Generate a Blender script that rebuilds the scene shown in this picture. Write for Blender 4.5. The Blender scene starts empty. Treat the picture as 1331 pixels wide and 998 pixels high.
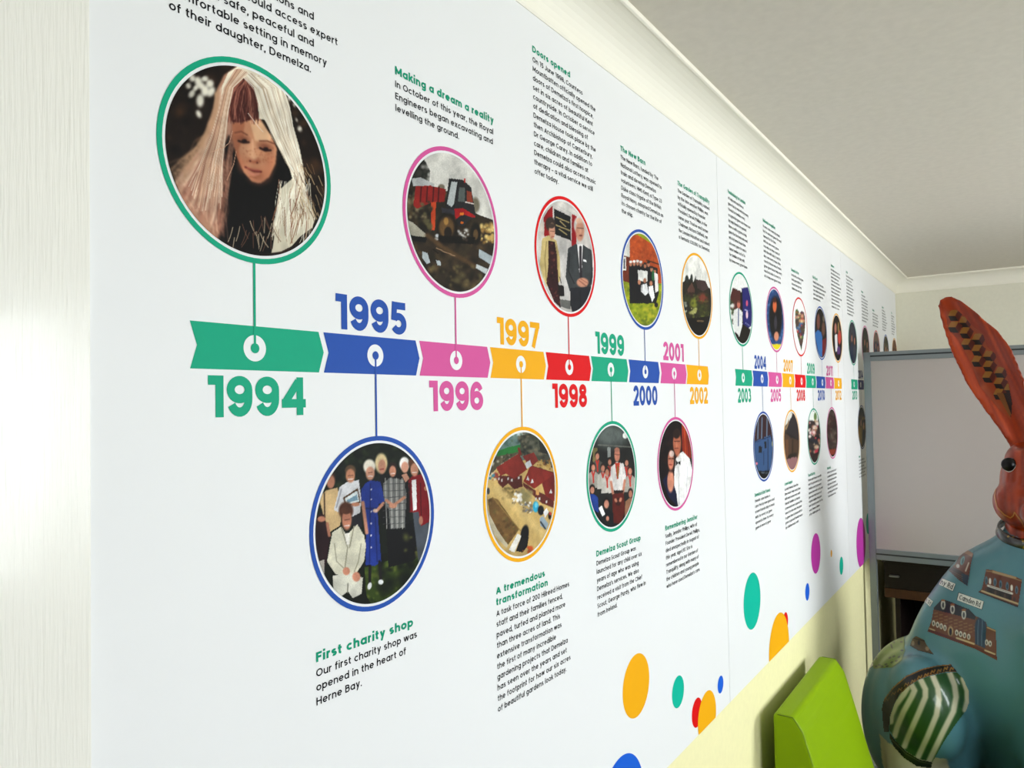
import bpy, bmesh, math, random
import numpy as np
from mathutils import Matrix, Vector
from mathutils.bvhtree import BVHTree

# ------------------------------------------------------------------ camera
scene = bpy.context.scene
C = scene.collection
CX, CY = 665.5, 499.0                       # principal point of the 1331 x 998 frame
CAM = np.array([0.0, -0.65, 1.70])          # 0.65 m off the panelled wall, eye height
_v1 = np.array([1334 - CX, -(513 - CY)])    # vanishing point along the wall
_v2 = np.array([-740 - CX, -(550 - CY)])    # vanishing point across the room
FPX = float(np.sqrt(-(_v1 @ _v2)))
_d1 = np.array([_v1[0], _v1[1], -FPX]); _d1 /= np.linalg.norm(_d1)
_d2 = np.array([_v2[0], _v2[1], -FPX]); _d2 /= np.linalg.norm(_d2)
ROT = np.array([_d1, _d2, np.cross(_d1, _d2)])   # camera axes -> world
cam_data = bpy.data.cameras.new('camera')
cam_data.sensor_width = 36.0
cam_data.lens = FPX / 1331.0 * 36.0
cam_data.clip_start = 0.01
cam = bpy.data.objects.new('camera', cam_data)
mw = Matrix([[*map(float, ROT[r]), float(CAM[r])] for r in range(3)] + [[0, 0, 0, 1]])
cam.matrix_world = mw
C.objects.link(cam)
scene.camera = cam

# ------------------------------------------------------------------ light
scene.view_settings.view_transform = 'Standard'
scene.view_settings.look = 'None'
scene.view_settings.gamma = 1.0
scene.view_settings.use_curve_mapping = False
scene.view_settings.exposure = 0.19
scene.cycles.use_denoising = True
scene.cycles.max_bounces = 10
scene.cycles.diffuse_bounces = 6
world = bpy.data.worlds.new('daylight sky')
scene.world = world
world.use_nodes = True
bg = world.node_tree.nodes['Background']
bg.inputs['Color'].default_value = (0.72, 0.86, 1.0, 1)
bg.inputs['Strength'].default_value = 3.0
ROOM_Y = -2.75
WINDOWS = [(-0.10, 1.55), (2.55, 3.60)]      # x ranges of the two windows in the right wall
WZ = (0.95, 2.16)
for k, (xa, xb) in enumerate(WINDOWS):
    ld = bpy.data.lights.new('window daylight', 'AREA')
    ld.shape = 'RECTANGLE'
    ld.size = xb - xa - 0.1
    ld.size_y = WZ[1] - WZ[0] - 0.1
    ld.energy = (41.0, 61.0)[k]
    ld.color = (0.93, 0.97, 1.0)
    lo = bpy.data.objects.new('window_daylight', ld)
    lo.location = ((xa + xb) / 2, ROOM_Y - 0.02, (WZ[0] + WZ[1]) / 2)
    lo.rotation_euler = (math.radians(90 - 12), 0, 0)
    C.objects.link(lo)


def ray_at(u, v, x=None, y=None, z=None):
    d = ROT @ np.array([u - CX, -(v - CY), -FPX])
    if x is not None: t = (x - CAM[0]) / d[0]
    elif y is not None: t = (y - CAM[1]) / d[1]
    else: t = (z - CAM[2]) / d[2]
    return CAM + t * d


def project(P):
    c = (np.asarray(P, float) - CAM) @ ROT
    return CX + FPX * c[..., 0] / -c[..., 2], CY - FPX * c[..., 1] / -c[..., 2]


# ------------------------------------------------------------------ helpers
def lin(c):
    c = np.asarray(c, float) / 255.0
    return np.where(c <= 0.04045, c / 12.92, ((c + 0.055) / 1.055) ** 2.4)


def mat(name, rgb, rough=0.5, spec=0.5, metal=0.0, bump=None, vary=0.0, coat=0.0, scale=20.0, stretch=None, srgb=True):
    m = bpy.data.materials.new(name)
    m.use_nodes = True
    nt = m.node_tree
    b = nt.nodes['Principled BSDF']
    col = tuple(lin(rgb)) if srgb else tuple(rgb)
    b.inputs['Base Color'].default_value = (*col, 1)
    b.inputs['Roughness'].default_value = rough
    b.inputs['Specular IOR Level'].default_value = spec
    b.inputs['Metallic'].default_value = metal
    b.inputs['Coat Weight'].default_value = coat
    b.inputs['Coat Roughness'].default_value = 0.06
    if bump or vary:
        tc = nt.nodes.new('ShaderNodeTexCoord')
        mp = nt.nodes.new('ShaderNodeMapping')
        if stretch: mp.inputs['Scale'].default_value = stretch
        nz = nt.nodes.new('ShaderNodeTexNoise')
        nz.inputs['Scale'].default_value = scale
        nz.inputs['Detail'].default_value = 5.0
        nt.links.new(tc.outputs['Object'], mp.inputs['Vector'])
        nt.links.new(mp.outputs['Vector'], nz.inputs['Vector'])
        if vary:
            rp = nt.nodes.new('ShaderNodeValToRGB')
            rp.color_ramp.elements[0].position = 0.3
            rp.color_ramp.elements[1].position = 0.7
            rp.color_ramp.elements[0].color = (*[max(0, q * (1 - vary)) for q in col], 1)
            rp.color_ramp.elements[1].color = (*[min(1, q * (1 + vary)) for q in col], 1)
            nt.links.new(nz.outputs['Fac'], rp.inputs['Fac'])
            nt.links.new(rp.outputs['Color'], b.inputs['Base Color'])
        if bump:
            bp = nt.nodes.new('ShaderNodeBump')
            bp.inputs['Strength'].default_value = bump
            bp.inputs['Distance'].default_value = 0.002
            nt.links.new(nz.outputs['Fac'], bp.inputs['Height'])
            nt.links.new(bp.outputs['Normal'], b.inputs['Normal'])
    return m


def attr_mat(name, rough=0.4, spec=0.5, coat=0.0):
    m = bpy.data.materials.new(name)
    m.use_nodes = True
    nt = m.node_tree
    b = nt.nodes['Principled BSDF']
    a = nt.nodes.new('ShaderNodeAttribute')
    a.attribute_name = 'print_colour'
    nt.links.new(a.outputs['Color'], b.inputs['Base Color'])
    b.inputs['Roughness'].default_value = rough
    b.inputs['Specular IOR Level'].default_value = spec
    b.inputs['Coat Weight'].default_value = coat
    b.inputs['Coat Roughness'].default_value = 0.05
    return m


def link(name, me, parent=None, loc=None):
    o = bpy.data.objects.new(name, me)
    C.objects.link(o)
    if parent is not None: o.parent = parent
    if loc is not None: o.location = loc
    return o


def thing(name, label, cat, loc=(0, 0, 0), group=None):
    o = link(name, None, None, loc)
    o['label'] = label
    o['category'] = cat
    if group: o['group'] = group
    return o


def mesh(name, verts, faces, m, smooth=False):
    me = bpy.data.meshes.new(name)
    me.from_pydata([tuple(map(float, v)) for v in verts], [], faces)
    if m: me.materials.append(m)
    if smooth: me.polygons.foreach_set('use_smooth', [True] * len(me.polygons))
    me.update()
    return me


def box(bm, a, b):
    vs = [bm.verts.new((x, y, z)) for x in (a[0], b[0]) for y in (a[1], b[1]) for z in (a[2], b[2])]
    for f in ((0, 1, 3, 2), (4, 6, 7, 5), (0, 4, 5, 1), (2, 3, 7, 6), (0, 2, 6, 4), (1, 5, 7, 3)):
        bm.faces.new([vs[i] for i in f])


def boxes(name, lst, m, parent=None, bevel=0.0, loc=None, seg=2):
    bm = bmesh.new()
    for a, b in lst: box(bm, a, b)
    if bevel:
        bmesh.ops.bevel(bm, geom=bm.edges[:], offset=bevel, segments=seg, affect='EDGES', profile=0.6)
    bmesh.ops.recalc_face_normals(bm, faces=bm.faces[:])
    me = bpy.data.meshes.new(name)
    bm.to_mesh(me); bm.free()
    me.materials.append(m)
    return link(name, me, parent, loc)


def prism(name, prof, axis, a, b, m, parent=None, smooth=False):
    """profile of 2-D points extruded along an axis ('x': points are (y,z); 'y': points are (x,z))."""
    n = len(prof)
    V = []
    for t in (a, b):
        for p in prof:
            V.append((t, p[0], p[1]) if axis == 'x' else (p[0], t, p[1]))
    F = [[i, (i + 1) % n, n + (i + 1) % n, n + i] for i in range(n)] + [list(range(n))[::-1], list(range(n, 2 * n))]
    me = mesh(name, V, F, m)
    bm = bmesh.new(); bm.from_mesh(me)
    bmesh.ops.recalc_face_normals(bm, faces=bm.faces[:])
    bm.to_mesh(me); bm.free()
    return link(name, me, parent)


def struct(o):
    o['kind'] = 'structure'
    return o


# ------------------------------------------------------------------ materials
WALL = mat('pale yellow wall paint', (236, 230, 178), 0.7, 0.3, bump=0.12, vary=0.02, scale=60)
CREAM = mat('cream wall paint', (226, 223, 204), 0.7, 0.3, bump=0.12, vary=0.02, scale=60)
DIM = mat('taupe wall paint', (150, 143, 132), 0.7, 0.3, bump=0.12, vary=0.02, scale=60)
CEIL = mat('ceiling paint', (216, 210, 196), 0.8, 0.2, bump=0.35, vary=0.03, scale=45)
CORN = mat('cornice plaster', (242, 238, 222), 0.55, 0.3, bump=0.05, scale=30)
GLOSS = mat('brushed gloss paint', (236, 234, 224), 0.2, 0.45, bump=0.5, scale=14, stretch=(30, 30, 1.3), coat=0.2)
FLOORM = mat('dark carpet', (74, 70, 68), 0.95, 0.1, bump=0.5, vary=0.15, scale=220)
BOARD = mat('printed board white', (231, 232, 231), 0.5, 0.2, vary=0.006, scale=3)
INK = mat('black ink', (16, 16, 21), 0.6, 0.12)
COL = {
    'teal': (12, 160, 122), 'blue': (34, 78, 164), 'pink': (208, 84, 150), 'yellow': (236, 168, 8),
    'red': (214, 0, 10), 'navy': (38, 44, 110), 'magenta': (186, 52, 160), 'mint': (0, 178, 150), 'azure': (20, 92, 205),
}
INKS = {k: mat(k + ' ink', v, 0.55, 0.15) for k, v in COL.items()}
HEADINK = mat('green heading ink', (6, 146, 110), 0.55, 0.15)
PHOTO = attr_mat('printed photograph', 0.55, 0.12)
ALU = mat('grey aluminium', (132, 140, 142), 0.38, 0.5, metal=0.55, bump=0.04, scale=200, stretch=(1, 1, 20))
GROOVE = mat('dark groove', (48, 52, 54), 0.6, 0.3)

# ------------------------------------------------------------------ room
X0, X1, ZC = -1.35, 5.155, 2.425
WY = 0.004                                    # wall face; the printed boards' faces lie on y = 0
struct(boxes('floor', [((X0 - .1, ROOM_Y - .2, -.1), (X1 + .1, WY + .1, 0))], FLOORM))
struct(boxes('ceiling', [((X0 - .1, ROOM_Y - .2, ZC), (X1 + .1, WY + .1, ZC + .1))], CEIL))
struct(boxes('wall_left', [((X0 - .1, WY, 0), (X1 + .1, WY + .1, ZC))], WALL))
struct(boxes('wall_end', [((X1, ROOM_Y, 0), (X1 + .1, WY, ZC))], CREAM))
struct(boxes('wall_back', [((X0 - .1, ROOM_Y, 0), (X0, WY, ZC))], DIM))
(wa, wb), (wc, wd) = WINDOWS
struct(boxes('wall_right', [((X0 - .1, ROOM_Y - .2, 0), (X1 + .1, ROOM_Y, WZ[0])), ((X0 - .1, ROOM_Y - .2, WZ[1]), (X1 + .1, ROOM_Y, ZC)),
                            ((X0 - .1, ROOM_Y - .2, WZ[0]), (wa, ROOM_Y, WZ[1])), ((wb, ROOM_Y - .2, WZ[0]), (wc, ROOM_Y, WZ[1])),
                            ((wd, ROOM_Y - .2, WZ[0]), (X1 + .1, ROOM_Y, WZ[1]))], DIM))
struct(boxes('ground', [((X0 - 8, ROOM_Y - 16, -.35), (X1 + 8, ROOM_Y - .25, -.25))], mat('outside lawn', (92, 112, 66), 0.9, 0.1, vary=0.2, scale=4)))
GLASS = bpy.data.materials.new('window glass'); GLASS.use_nodes = True
_b = GLASS.node_tree.nodes['Principled BSDF']
_b.inputs['Base Color'].default_value = (1, 1, 1, 1); _b.inputs['Roughness'].default_value = 0; _b.inputs['Transmission Weight'].default_value = 1; _b.inputs['IOR'].default_value = 1.45
UPVC = mat('white window plastic', (235, 236, 236), 0.3)
for n, (xa, xb) in enumerate(WINDOWS):
    w = struct(boxes('window_%d' % (n + 1), [((xa, ROOM_Y - .13, WZ[0]), (xb, ROOM_Y - .07, WZ[0] + .06)), ((xa, ROOM_Y - .13, WZ[1] - .06), (xb, ROOM_Y - .07, WZ[1])),
                     ((xa, ROOM_Y - .13, WZ[0] + .06), (xa + .06, ROOM_Y - .07, WZ[1] - .06)), ((xb - .06, ROOM_Y - .13, WZ[0] + .06), (xb, ROOM_Y - .07, WZ[1] - .06)),
                     (((xa + xb) / 2 - .04, ROOM_Y - .13, WZ[0] + .06), ((xa + xb) / 2 + .04, ROOM_Y - .07, WZ[1] - .06))], UPVC))
    for s in (0, 1):
        pa = xa + .06 if s == 0 else (xa + xb) / 2 + .04
        pb = (xa + xb) / 2 - .04 if s == 0 else xb - .06
        boxes('window_pane', [((pa, ROOM_Y - .104, WZ[0] + .06), (pb, ROOM_Y - .1, WZ[1] - .06))], GLASS, w)
    boxes('window_sill', [((xa - .04, ROOM_Y - .07, WZ[0] - .03), (xb + .04, ROOM_Y + .06, WZ[0]))], UPVC, w, bevel=.006)

# cove cornices: a concave quarter with a small bead against the ceiling
def cove(n=10, d=.083):
    pts = [(0, 0), (0, -d), (.004, -d), (.006, -d + .004)]
    for i in range(n + 1):
        a = math.pi / 2 * i / n
        pts.append((.006 + (d - .012) * (1 - math.cos(a)), -d + .006 + (d - .0155) * math.sin(a)))
    pts += [(d - .005, -.0105), (d - .001, -.0095), (d, -.0085), (d, 0)]
    return pts
cv = cove()
def mitred(name, p0, p1, inx, iny, along):
    """cornice run from p0 to p1 (points on the wall line); profile offset goes into the room, ends mitred."""
    V, n = [], len(cv)
    for q, (px, py, s) in enumerate((p0, p1)):
        for (o, z) in cv:
            ex = s * o
            V.append((px + inx * o + (ex if along == 'x' else 0), py + iny * o + (ex if along == 'y' else 0), ZC + z))
    F = [[i, (i + 1) % n, n + (i + 1) % n, n + i] for i in range(n)] + [list(range(n)), list(range(n, 2 * n))]
    me = mesh(name, V, F, CORN)
    bm = bmesh.new(); bm.from_mesh(me); bmesh.ops.recalc_face_normals(bm, faces=bm.faces[:]); bm.to_mesh(me); bm.free()
    struct(link(name, me))
mitred('trim_1', (X0, WY, 1), (X1, WY, -1), 0, -1, 'x')
mitred('trim_2', (X1, WY, -1), (X1, ROOM_Y, 1), -1, 0, 'y')
mitred('trim_3', (X0, ROOM_Y, 1), (X1, ROOM_Y, -1), 0, 1, 'x')
mitred('trim_4', (X0, WY, -1), (X0, ROOM_Y, 1), 1, 0, 'y')
struct(boxes('baseboard_left', [((.316, WY - .016, 0), (X1, WY, .12))], GLOSS, bevel=.004))
struct(boxes('baseboard_end', [((X1 - .016, ROOM_Y, 0), (X1, WY - .016, .12))], GLOSS, bevel=.004))
# painted door and its architrave beside the first board
AX = .3148
a = struct(boxes('trim_5', [((AX - .095, WY - .007, 0), (AX, WY, 2.16))], GLOSS, bevel=.0015))
struct(boxes('trim_6', [((AX - .98, WY - .016, 2.065), (AX - .096, WY, 2.16))], GLOSS, bevel=.004))
struct(boxes('trim_7', [((AX - 1.075, WY - .016, 0), (AX - .981, WY, 2.16))], GLOSS, bevel=.004))
d = struct(boxes('door_1', [((AX - .98, WY - .01, .008), (AX - .096, WY, 2.062))], GLOSS, bevel=.002))
boxes('door_handle', [((AX - .9, WY - .06, 1.0), (AX - .78, WY - .045, 1.02)), ((AX - .9, WY - .045, 1.0), (AX - .88, WY - .01, 1.02))], ALU, d, bevel=.003)

# ------------------------------------------------------------------ monoline lettering
XH, CH, ASC, DSC = 5.3, 7.0, 7.4, -2.1
def glyph(ch, w, n=14):
    i = w / 2
    def E(x0, y0, x1, y1, a0=0, a1=360):
        cx, cy, rx, ry = (x0 + x1) / 2, (y0 + y1) / 2, (x1 - x0) / 2 - i, (y1 - y0) / 2 - i
        k = max(3, int(round(n * abs(a1 - a0) / 360)))
        return [(cx + rx * math.cos(math.radians(a0 + (a1 - a0) * t / k)), cy + ry * math.sin(math.radians(a0 + (a1 - a0) * t / k))) for t in range(k + 1)]
    def S(x0, y0, x1, y1):
        m = (y0 + y1) / 2
        return E(x0, m - i, x1, y1, 35, 270)[:-1] + E(x0, y0, x1, m + i, 90, -145)
    def L(*p): return list(p)
    def arch(x, wd, h): return E(x, h - 4.6, x + wd, h, 180, 0) + [(x + wd - i, 0)]
    B = 5.3
    lo = {
        'a': (B, lambda: [E(0, 0, B, XH), L((B - i, 0), (B - i, XH))]),
        'b': (B, lambda: [L((i, 0), (i, ASC)), E(0, 0, B, XH)]),
        'c': (4.7, lambda: [E(0, 0, B, XH, 48, 312)]),
        'd': (B, lambda: [E(0, 0, B, XH), L((B - i, 0), (B - i, ASC))]),
        'e': (B, lambda: [E(0, 0, B, XH, 0, 318), L((i, XH / 2), (B - i, XH / 2))]),
        'f': (3.0, lambda: [[(1.2, 0)] + E(1.2 - i, ASC - 3.2, 4.2, ASC, 180, 80), L((0, XH - i), (2.9, XH - i))]),
        'g': (B, lambda: [E(0, 0, B, XH), [(B - i, XH)] + E(0.1, DSC, B, DSC + 3.8, 0, -150)]),
        'h': (4.8, lambda: [L((i, 0), (i, ASC)), arch(0, 4.8, XH)]),
        'i': (w, lambda: [L((i, 0), (i, XH)), L((i, 6.2), (i, 6.2 + w))]),
        'j': (w + .6, lambda: [[(.6 + i, XH)] + E(-2.2, DSC, .6 + w, DSC + 2.6, 0, -80), L((.6 + i, 6.2), (.6 + i, 6.2 + w))]),
        'k': (4.5, lambda: [L((i, 0), (i, ASC)), L((i, 1.9), (4.1, XH)), L((1.9, 3.1), (4.4, 0))]),
        'l': (w, lambda: [L((i, 0), (i, ASC))]),
        'm': (7.9, lambda: [L((i, 0), (i, XH)), arch(0, 4.2 + i, XH), arch(4.2 - i, 3.7 + i, XH)]),
        'n': (4.8, lambda: [L((i, 0), (i, XH)), arch(0, 4.8, XH)]),
        'o': (B, lambda: [E(0, 0, B, XH)]),
        'p': (B, lambda: [L((i, DSC), (i, XH)), E(0, 0, B, XH)]),
        'q': (B, lambda: [L((B - i, DSC), (B - i, XH)), E(0, 0, B, XH)]),
        'r': (2.9, lambda: [L((i, 0), (i, XH)), E(0, XH - 4.6, 4.6, XH, 180, 75)]),
        's': (4.1, lambda: [S(0, 0, 4.1, XH)]),
        't': (3.0, lambda: [[(1.25, 6.8)] + E(1.25 - i, 0, 4.4, 3.0, 180, 275), L((0, XH - i), (2.8, XH - i))]),
        'u': (4.8, lambda: [[(i, XH)] + E(0, 0, 4.8, 4.6, 180, 360), L((4.8 - i, 0), (4.8 - i, XH))]),
        'v': (4.8, lambda: [L((i, XH), (2.4, i * .6)), L((2.4, i * .6), (4.8 - i, XH))]),
        'w': (7.2, lambda: [L((i, XH), (2.0, i * .6)), L((2.0, i * .6), (3.6, XH)), L((3.6, XH), (5.2, i * .6)), L((5.2, i * .6), (7.2 - i, XH))]),
        'x': (4.6, lambda: [L((i, 0), (4.6 - i, XH)), L((i, XH), (4.6 - i, 0))]),
        'y': (4.8, lambda: [L((i, XH), (2.5, i)), L((4.8 - i, XH), (1.5, DSC))]),
        'z': (4.2, lambda: [L((0, XH - i), (4.2, XH - i)), L((0, i), (4.2, i)), L((4.2 - i, XH - i), (i, i))]),
        'A': (6.4, lambda: [L((i, 0), (3.2, CH - i)), L((3.2, CH - i), (6.4 - i, 0)), L((1.5, 2.1), (4.9, 2.1))]),
        'B': (5.0, lambda: [L((i, 0), (i, CH)), [(i, CH - i)] + E(.4, 3.4, 4.6, CH, 90, -90) + [(i, 3.4 + i)], [(i, 3.6 + i)] + E(.6, 0, 5.0, 3.6 + w, 90, -90) + [(i, i)]]),
        'C': (6.4, lambda: [E(0, 0, 7, CH, 45, 315)]),
        'D': (6.0, lambda: [L((i, 0), (i, CH)), [(i, CH - i)] + E(-1, 0, 6.0, CH, 90, -90) + [(i, i)]]),
        'E': (4.2, lambda: [L((i, 0), (i, CH)), L((0, CH - i), (4.2, CH - i)), L((0, 3.6), (3.8, 3.6)), L((0, i), (4.2, i))]),
        'F': (4.2, lambda: [L((i, 0), (i, CH)), L((0, CH - i), (4.2, CH - i)), L((0, 3.6), (3.8, 3.6))]),
        'G': (6.8, lambda: [E(0, 0, 7, CH, 45, 360), L((3.7, 3.5), (7 - i, 3.5))]),
        'H': (5.6, lambda: [L((i, 0), (i, CH)), L((5.6 - i, 0), (5.6 - i, CH)), L((i, 3.6), (5.6 - i, 3.6))]),
        'I': (w, lambda: [L((i, 0), (i, CH))]),
        'J': (4.0, lambda: [[(4.0 - i, CH)] + E(0, 0, 4.0, 4.0, 0, -170)]),
        'K': (5.2, lambda: [L((i, 0), (i, CH)), L((i, 2.6), (4.8, CH)), L((2.0, 4.2), (5.2, 0))]),
        'L': (3.8, lambda: [L((i, 0), (i, CH)), L((0, i), (3.8, i))]),
        'M': (7.0, lambda: [L((i, 0), (i, CH)), L((7 - i, 0), (7 - i, CH)), L((i, CH - i), (3.5, 1.6)), L((3.5, 1.6), (7 - i, CH - i))]),
        'N': (5.8, lambda: [L((i, 0), (i, CH)), L((5.8 - i, 0), (5.8 - i, CH)), L((i, CH - i), (5.8 - i, i))]),
        'O': (7.0, lambda: [E(0, 0, 7, CH)]),
        'P': (4.8, lambda: [L((i, 0), (i, CH)), [(i, CH - i)] + E(.4, 3.0, 4.8, CH, 90, -90) + [(i, 3.0 + i)]]),
        'R': (5.0, lambda: [L((i, 0), (i, CH)), [(i, CH - i)] + E(.4, 3.0, 4.8, CH, 90, -90) + [(i, 3.0 + i)], L((2.4, 3.0 + i), (4.7, 0))]),
        'S': (4.8, lambda: [S(0, 0, 4.8, CH)]),
        'T': (5.0, lambda: [L((2.5, 0), (2.5, CH)), L((0, CH - i), (5.0, CH - i))]),
        'U': (5.4, lambda: [[(i, CH)] + E(0, 0, 5.4, 5.2, 180, 360) + [(5.4 - i, CH)]]),
        'W': (8.6, lambda: [L((i, CH), (2.4, i)), L((2.4, i), (4.3, CH - i)), L((4.3, CH - i), (6.2, i)), L((6.2, i), (8.6 - i, CH))]),
        'Y': (5.6, lambda: [L((i, CH), (2.8, 3)), L((5.6 - i, CH), (2.8, 3)), L((2.8, 3.2), (2.8, 0))]),
        '0': (5.2, lambda: [E(0, 0, 5.2, CH)]),
        '1': (2.2 + i, lambda: [L((2.2, 0), (2.2, CH)), L((0, CH - i), (2.2, CH - i))]),
        '2': (4.8, lambda: [E(0, CH - 4.6, 4.8, CH, 170, -30) + [(i * 1.2, i)], L((0, i), (4.8, i))]),
        '3': (4.9, lambda: [E(.2, 3.3, 4.6, CH, 155, -90), E(0, 0, 4.9, 3.9 + i, 90, -155)]),
        '4': (5.6, lambda: [L((4.2, 0), (4.2, CH)), L((0, 1.4 + i), (5.6, 1.4 + i)), L((i, 1.6 + i), (3.8, CH - i))]),
        '5': (4.9, lambda: [L((.6, CH - i), (4.6, CH - i)), L((.5 + i, CH), (.2 + i, 3.0)), E(0, 0, 4.9, 4.7, 140, -150)]),
        '6': (5.2, lambda: [E(0, 0, 5.2, 4.7), E(0, 1.0, 5.2, CH, 25, 180) + [(i, 2.3)]]),
        '7': (4.7, lambda: [L((0, CH - i), (4.7, CH - i)), L((4.7 - i, CH - i), (1.4, 0))]),
        '8': (5.0, lambda: [E(.3, 3.3, 4.7, CH), E(0, 0, 5.0, 3.5 + i)]),
        '9': (5.2, lambda: [E(0, CH - 4.7, 5.2, CH), [(5.2 - i, CH - 2.3)] + E(0, 0, 5.2, CH - 1.0, 0, -155)]),
        '.': (w, lambda: [L((i, 0), (i, w * 1.1))]),
        ',': (w, lambda: [L((i, w), (i * .4, -1.1))]),
        "'": (w, lambda: [L((i, CH), (i, CH - 1.9))]),
        '-': (3.6, lambda: [L((0, 2.7), (3.6, 2.7))]),
        '£': (4.6, lambda: [[(1.3, i)] + E(1.2 - i, CH - 4, 4.8, CH, 180, 40), L((0, i), (4.6, i)), L((0, 3.3), (3.6, 3.3))]),
    }
    return lo.get(ch)

_gc = {}
def get_glyph(ch, w, n):
    k = (ch, w, n)
    if k not in _gc:
        g = glyph(ch, w, n)
        _gc[k] = (g[0], g[1]()) if g else (2.6, [])
    return _gc[k]

def text_width(s, w, n, gap=1.05):
    x = 0
    for ch in s:
        x += get_glyph(ch, w, n)[0] + (gap if ch != ' ' else 0.3)
    return x - gap

def strip(pts, w, V, F, tf):
    h = w / 2
    P = np.array(pts, float)
    T = P[1:] - P[:-1]
    ln = np.linalg.norm(T, axis=1)
    keep = np.concatenate([[True], ln > 1e-6]); P = P[keep]
    T = P[1:] - P[:-1]; T /= np.linalg.norm(T, axis=1)[:, None]
    closed = np.linalg.norm(P[0] - P[-1]) < 1e-6
    N = np.stack([-T[:, 1], T[:, 0]], 1)
    b = len(V); m = len(P)
    for j in range(m):
        if closed and j in (0, m - 1): n0, n1 = N[-1], N[0]
        else: n0, n1 = N[max(j - 1, 0)], N[min(j, m - 2)]
        q = n0 + n1
        l = np.linalg.norm(q)
        q = q / l if l > 1e-6 else n0
        k = h / max(.5, float(q @ n0))
        V.append(tf(P[j] + q * k)); V.append(tf(P[j] - q * k))
    for j in range(m - 1):
        F.append((b + 2 * j + 1, b + 2 * j + 3, b + 2 * j + 2, b + 2 * j))

def text_geo(V, F, s, x, z, em, w, y, fit=None, n=12, gap=1.05):
    """one line of lettering on the board: left end x, baseline z, em size, stroke w (em = 10 units)."""
    sx = sz = em / 10
    if fit: sx = fit / text_width(s, w, n, gap)
    cur = 0
    for ch in s:
        adv, st = get_glyph(ch, w, n)
        for k, q in enumerate(st):      # strokes of one letter cross: each a hair's breadth above the last
            strip(q, w, V, F, lambda p, c=cur, yy=y - k * 4e-5: (x + (p[0] + c) * sx, yy, z + p[1] * sz))
        cur += adv + (gap if ch != ' ' else 0.3)
    return sx

def text_part(name, lines, x, z, em, w, m, parent, pitch=.0154, ref=None, sx=None, y=-.0004, n=12, gap=1.05):
    V, F = [], []
    if ref is not None:      # (line index, width) that fixes the letter width of the whole block
        sx = ref[1] / text_width(lines[ref[0]], w, n, gap)
    for k, s in enumerate(lines):
        text_geo(V, F, s, x, z - k * pitch, em, w, y, None if sx is None else sx * text_width(s, w, n, gap), n, gap)
    return link(name, mesh(name, V, F, m), parent)

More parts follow.
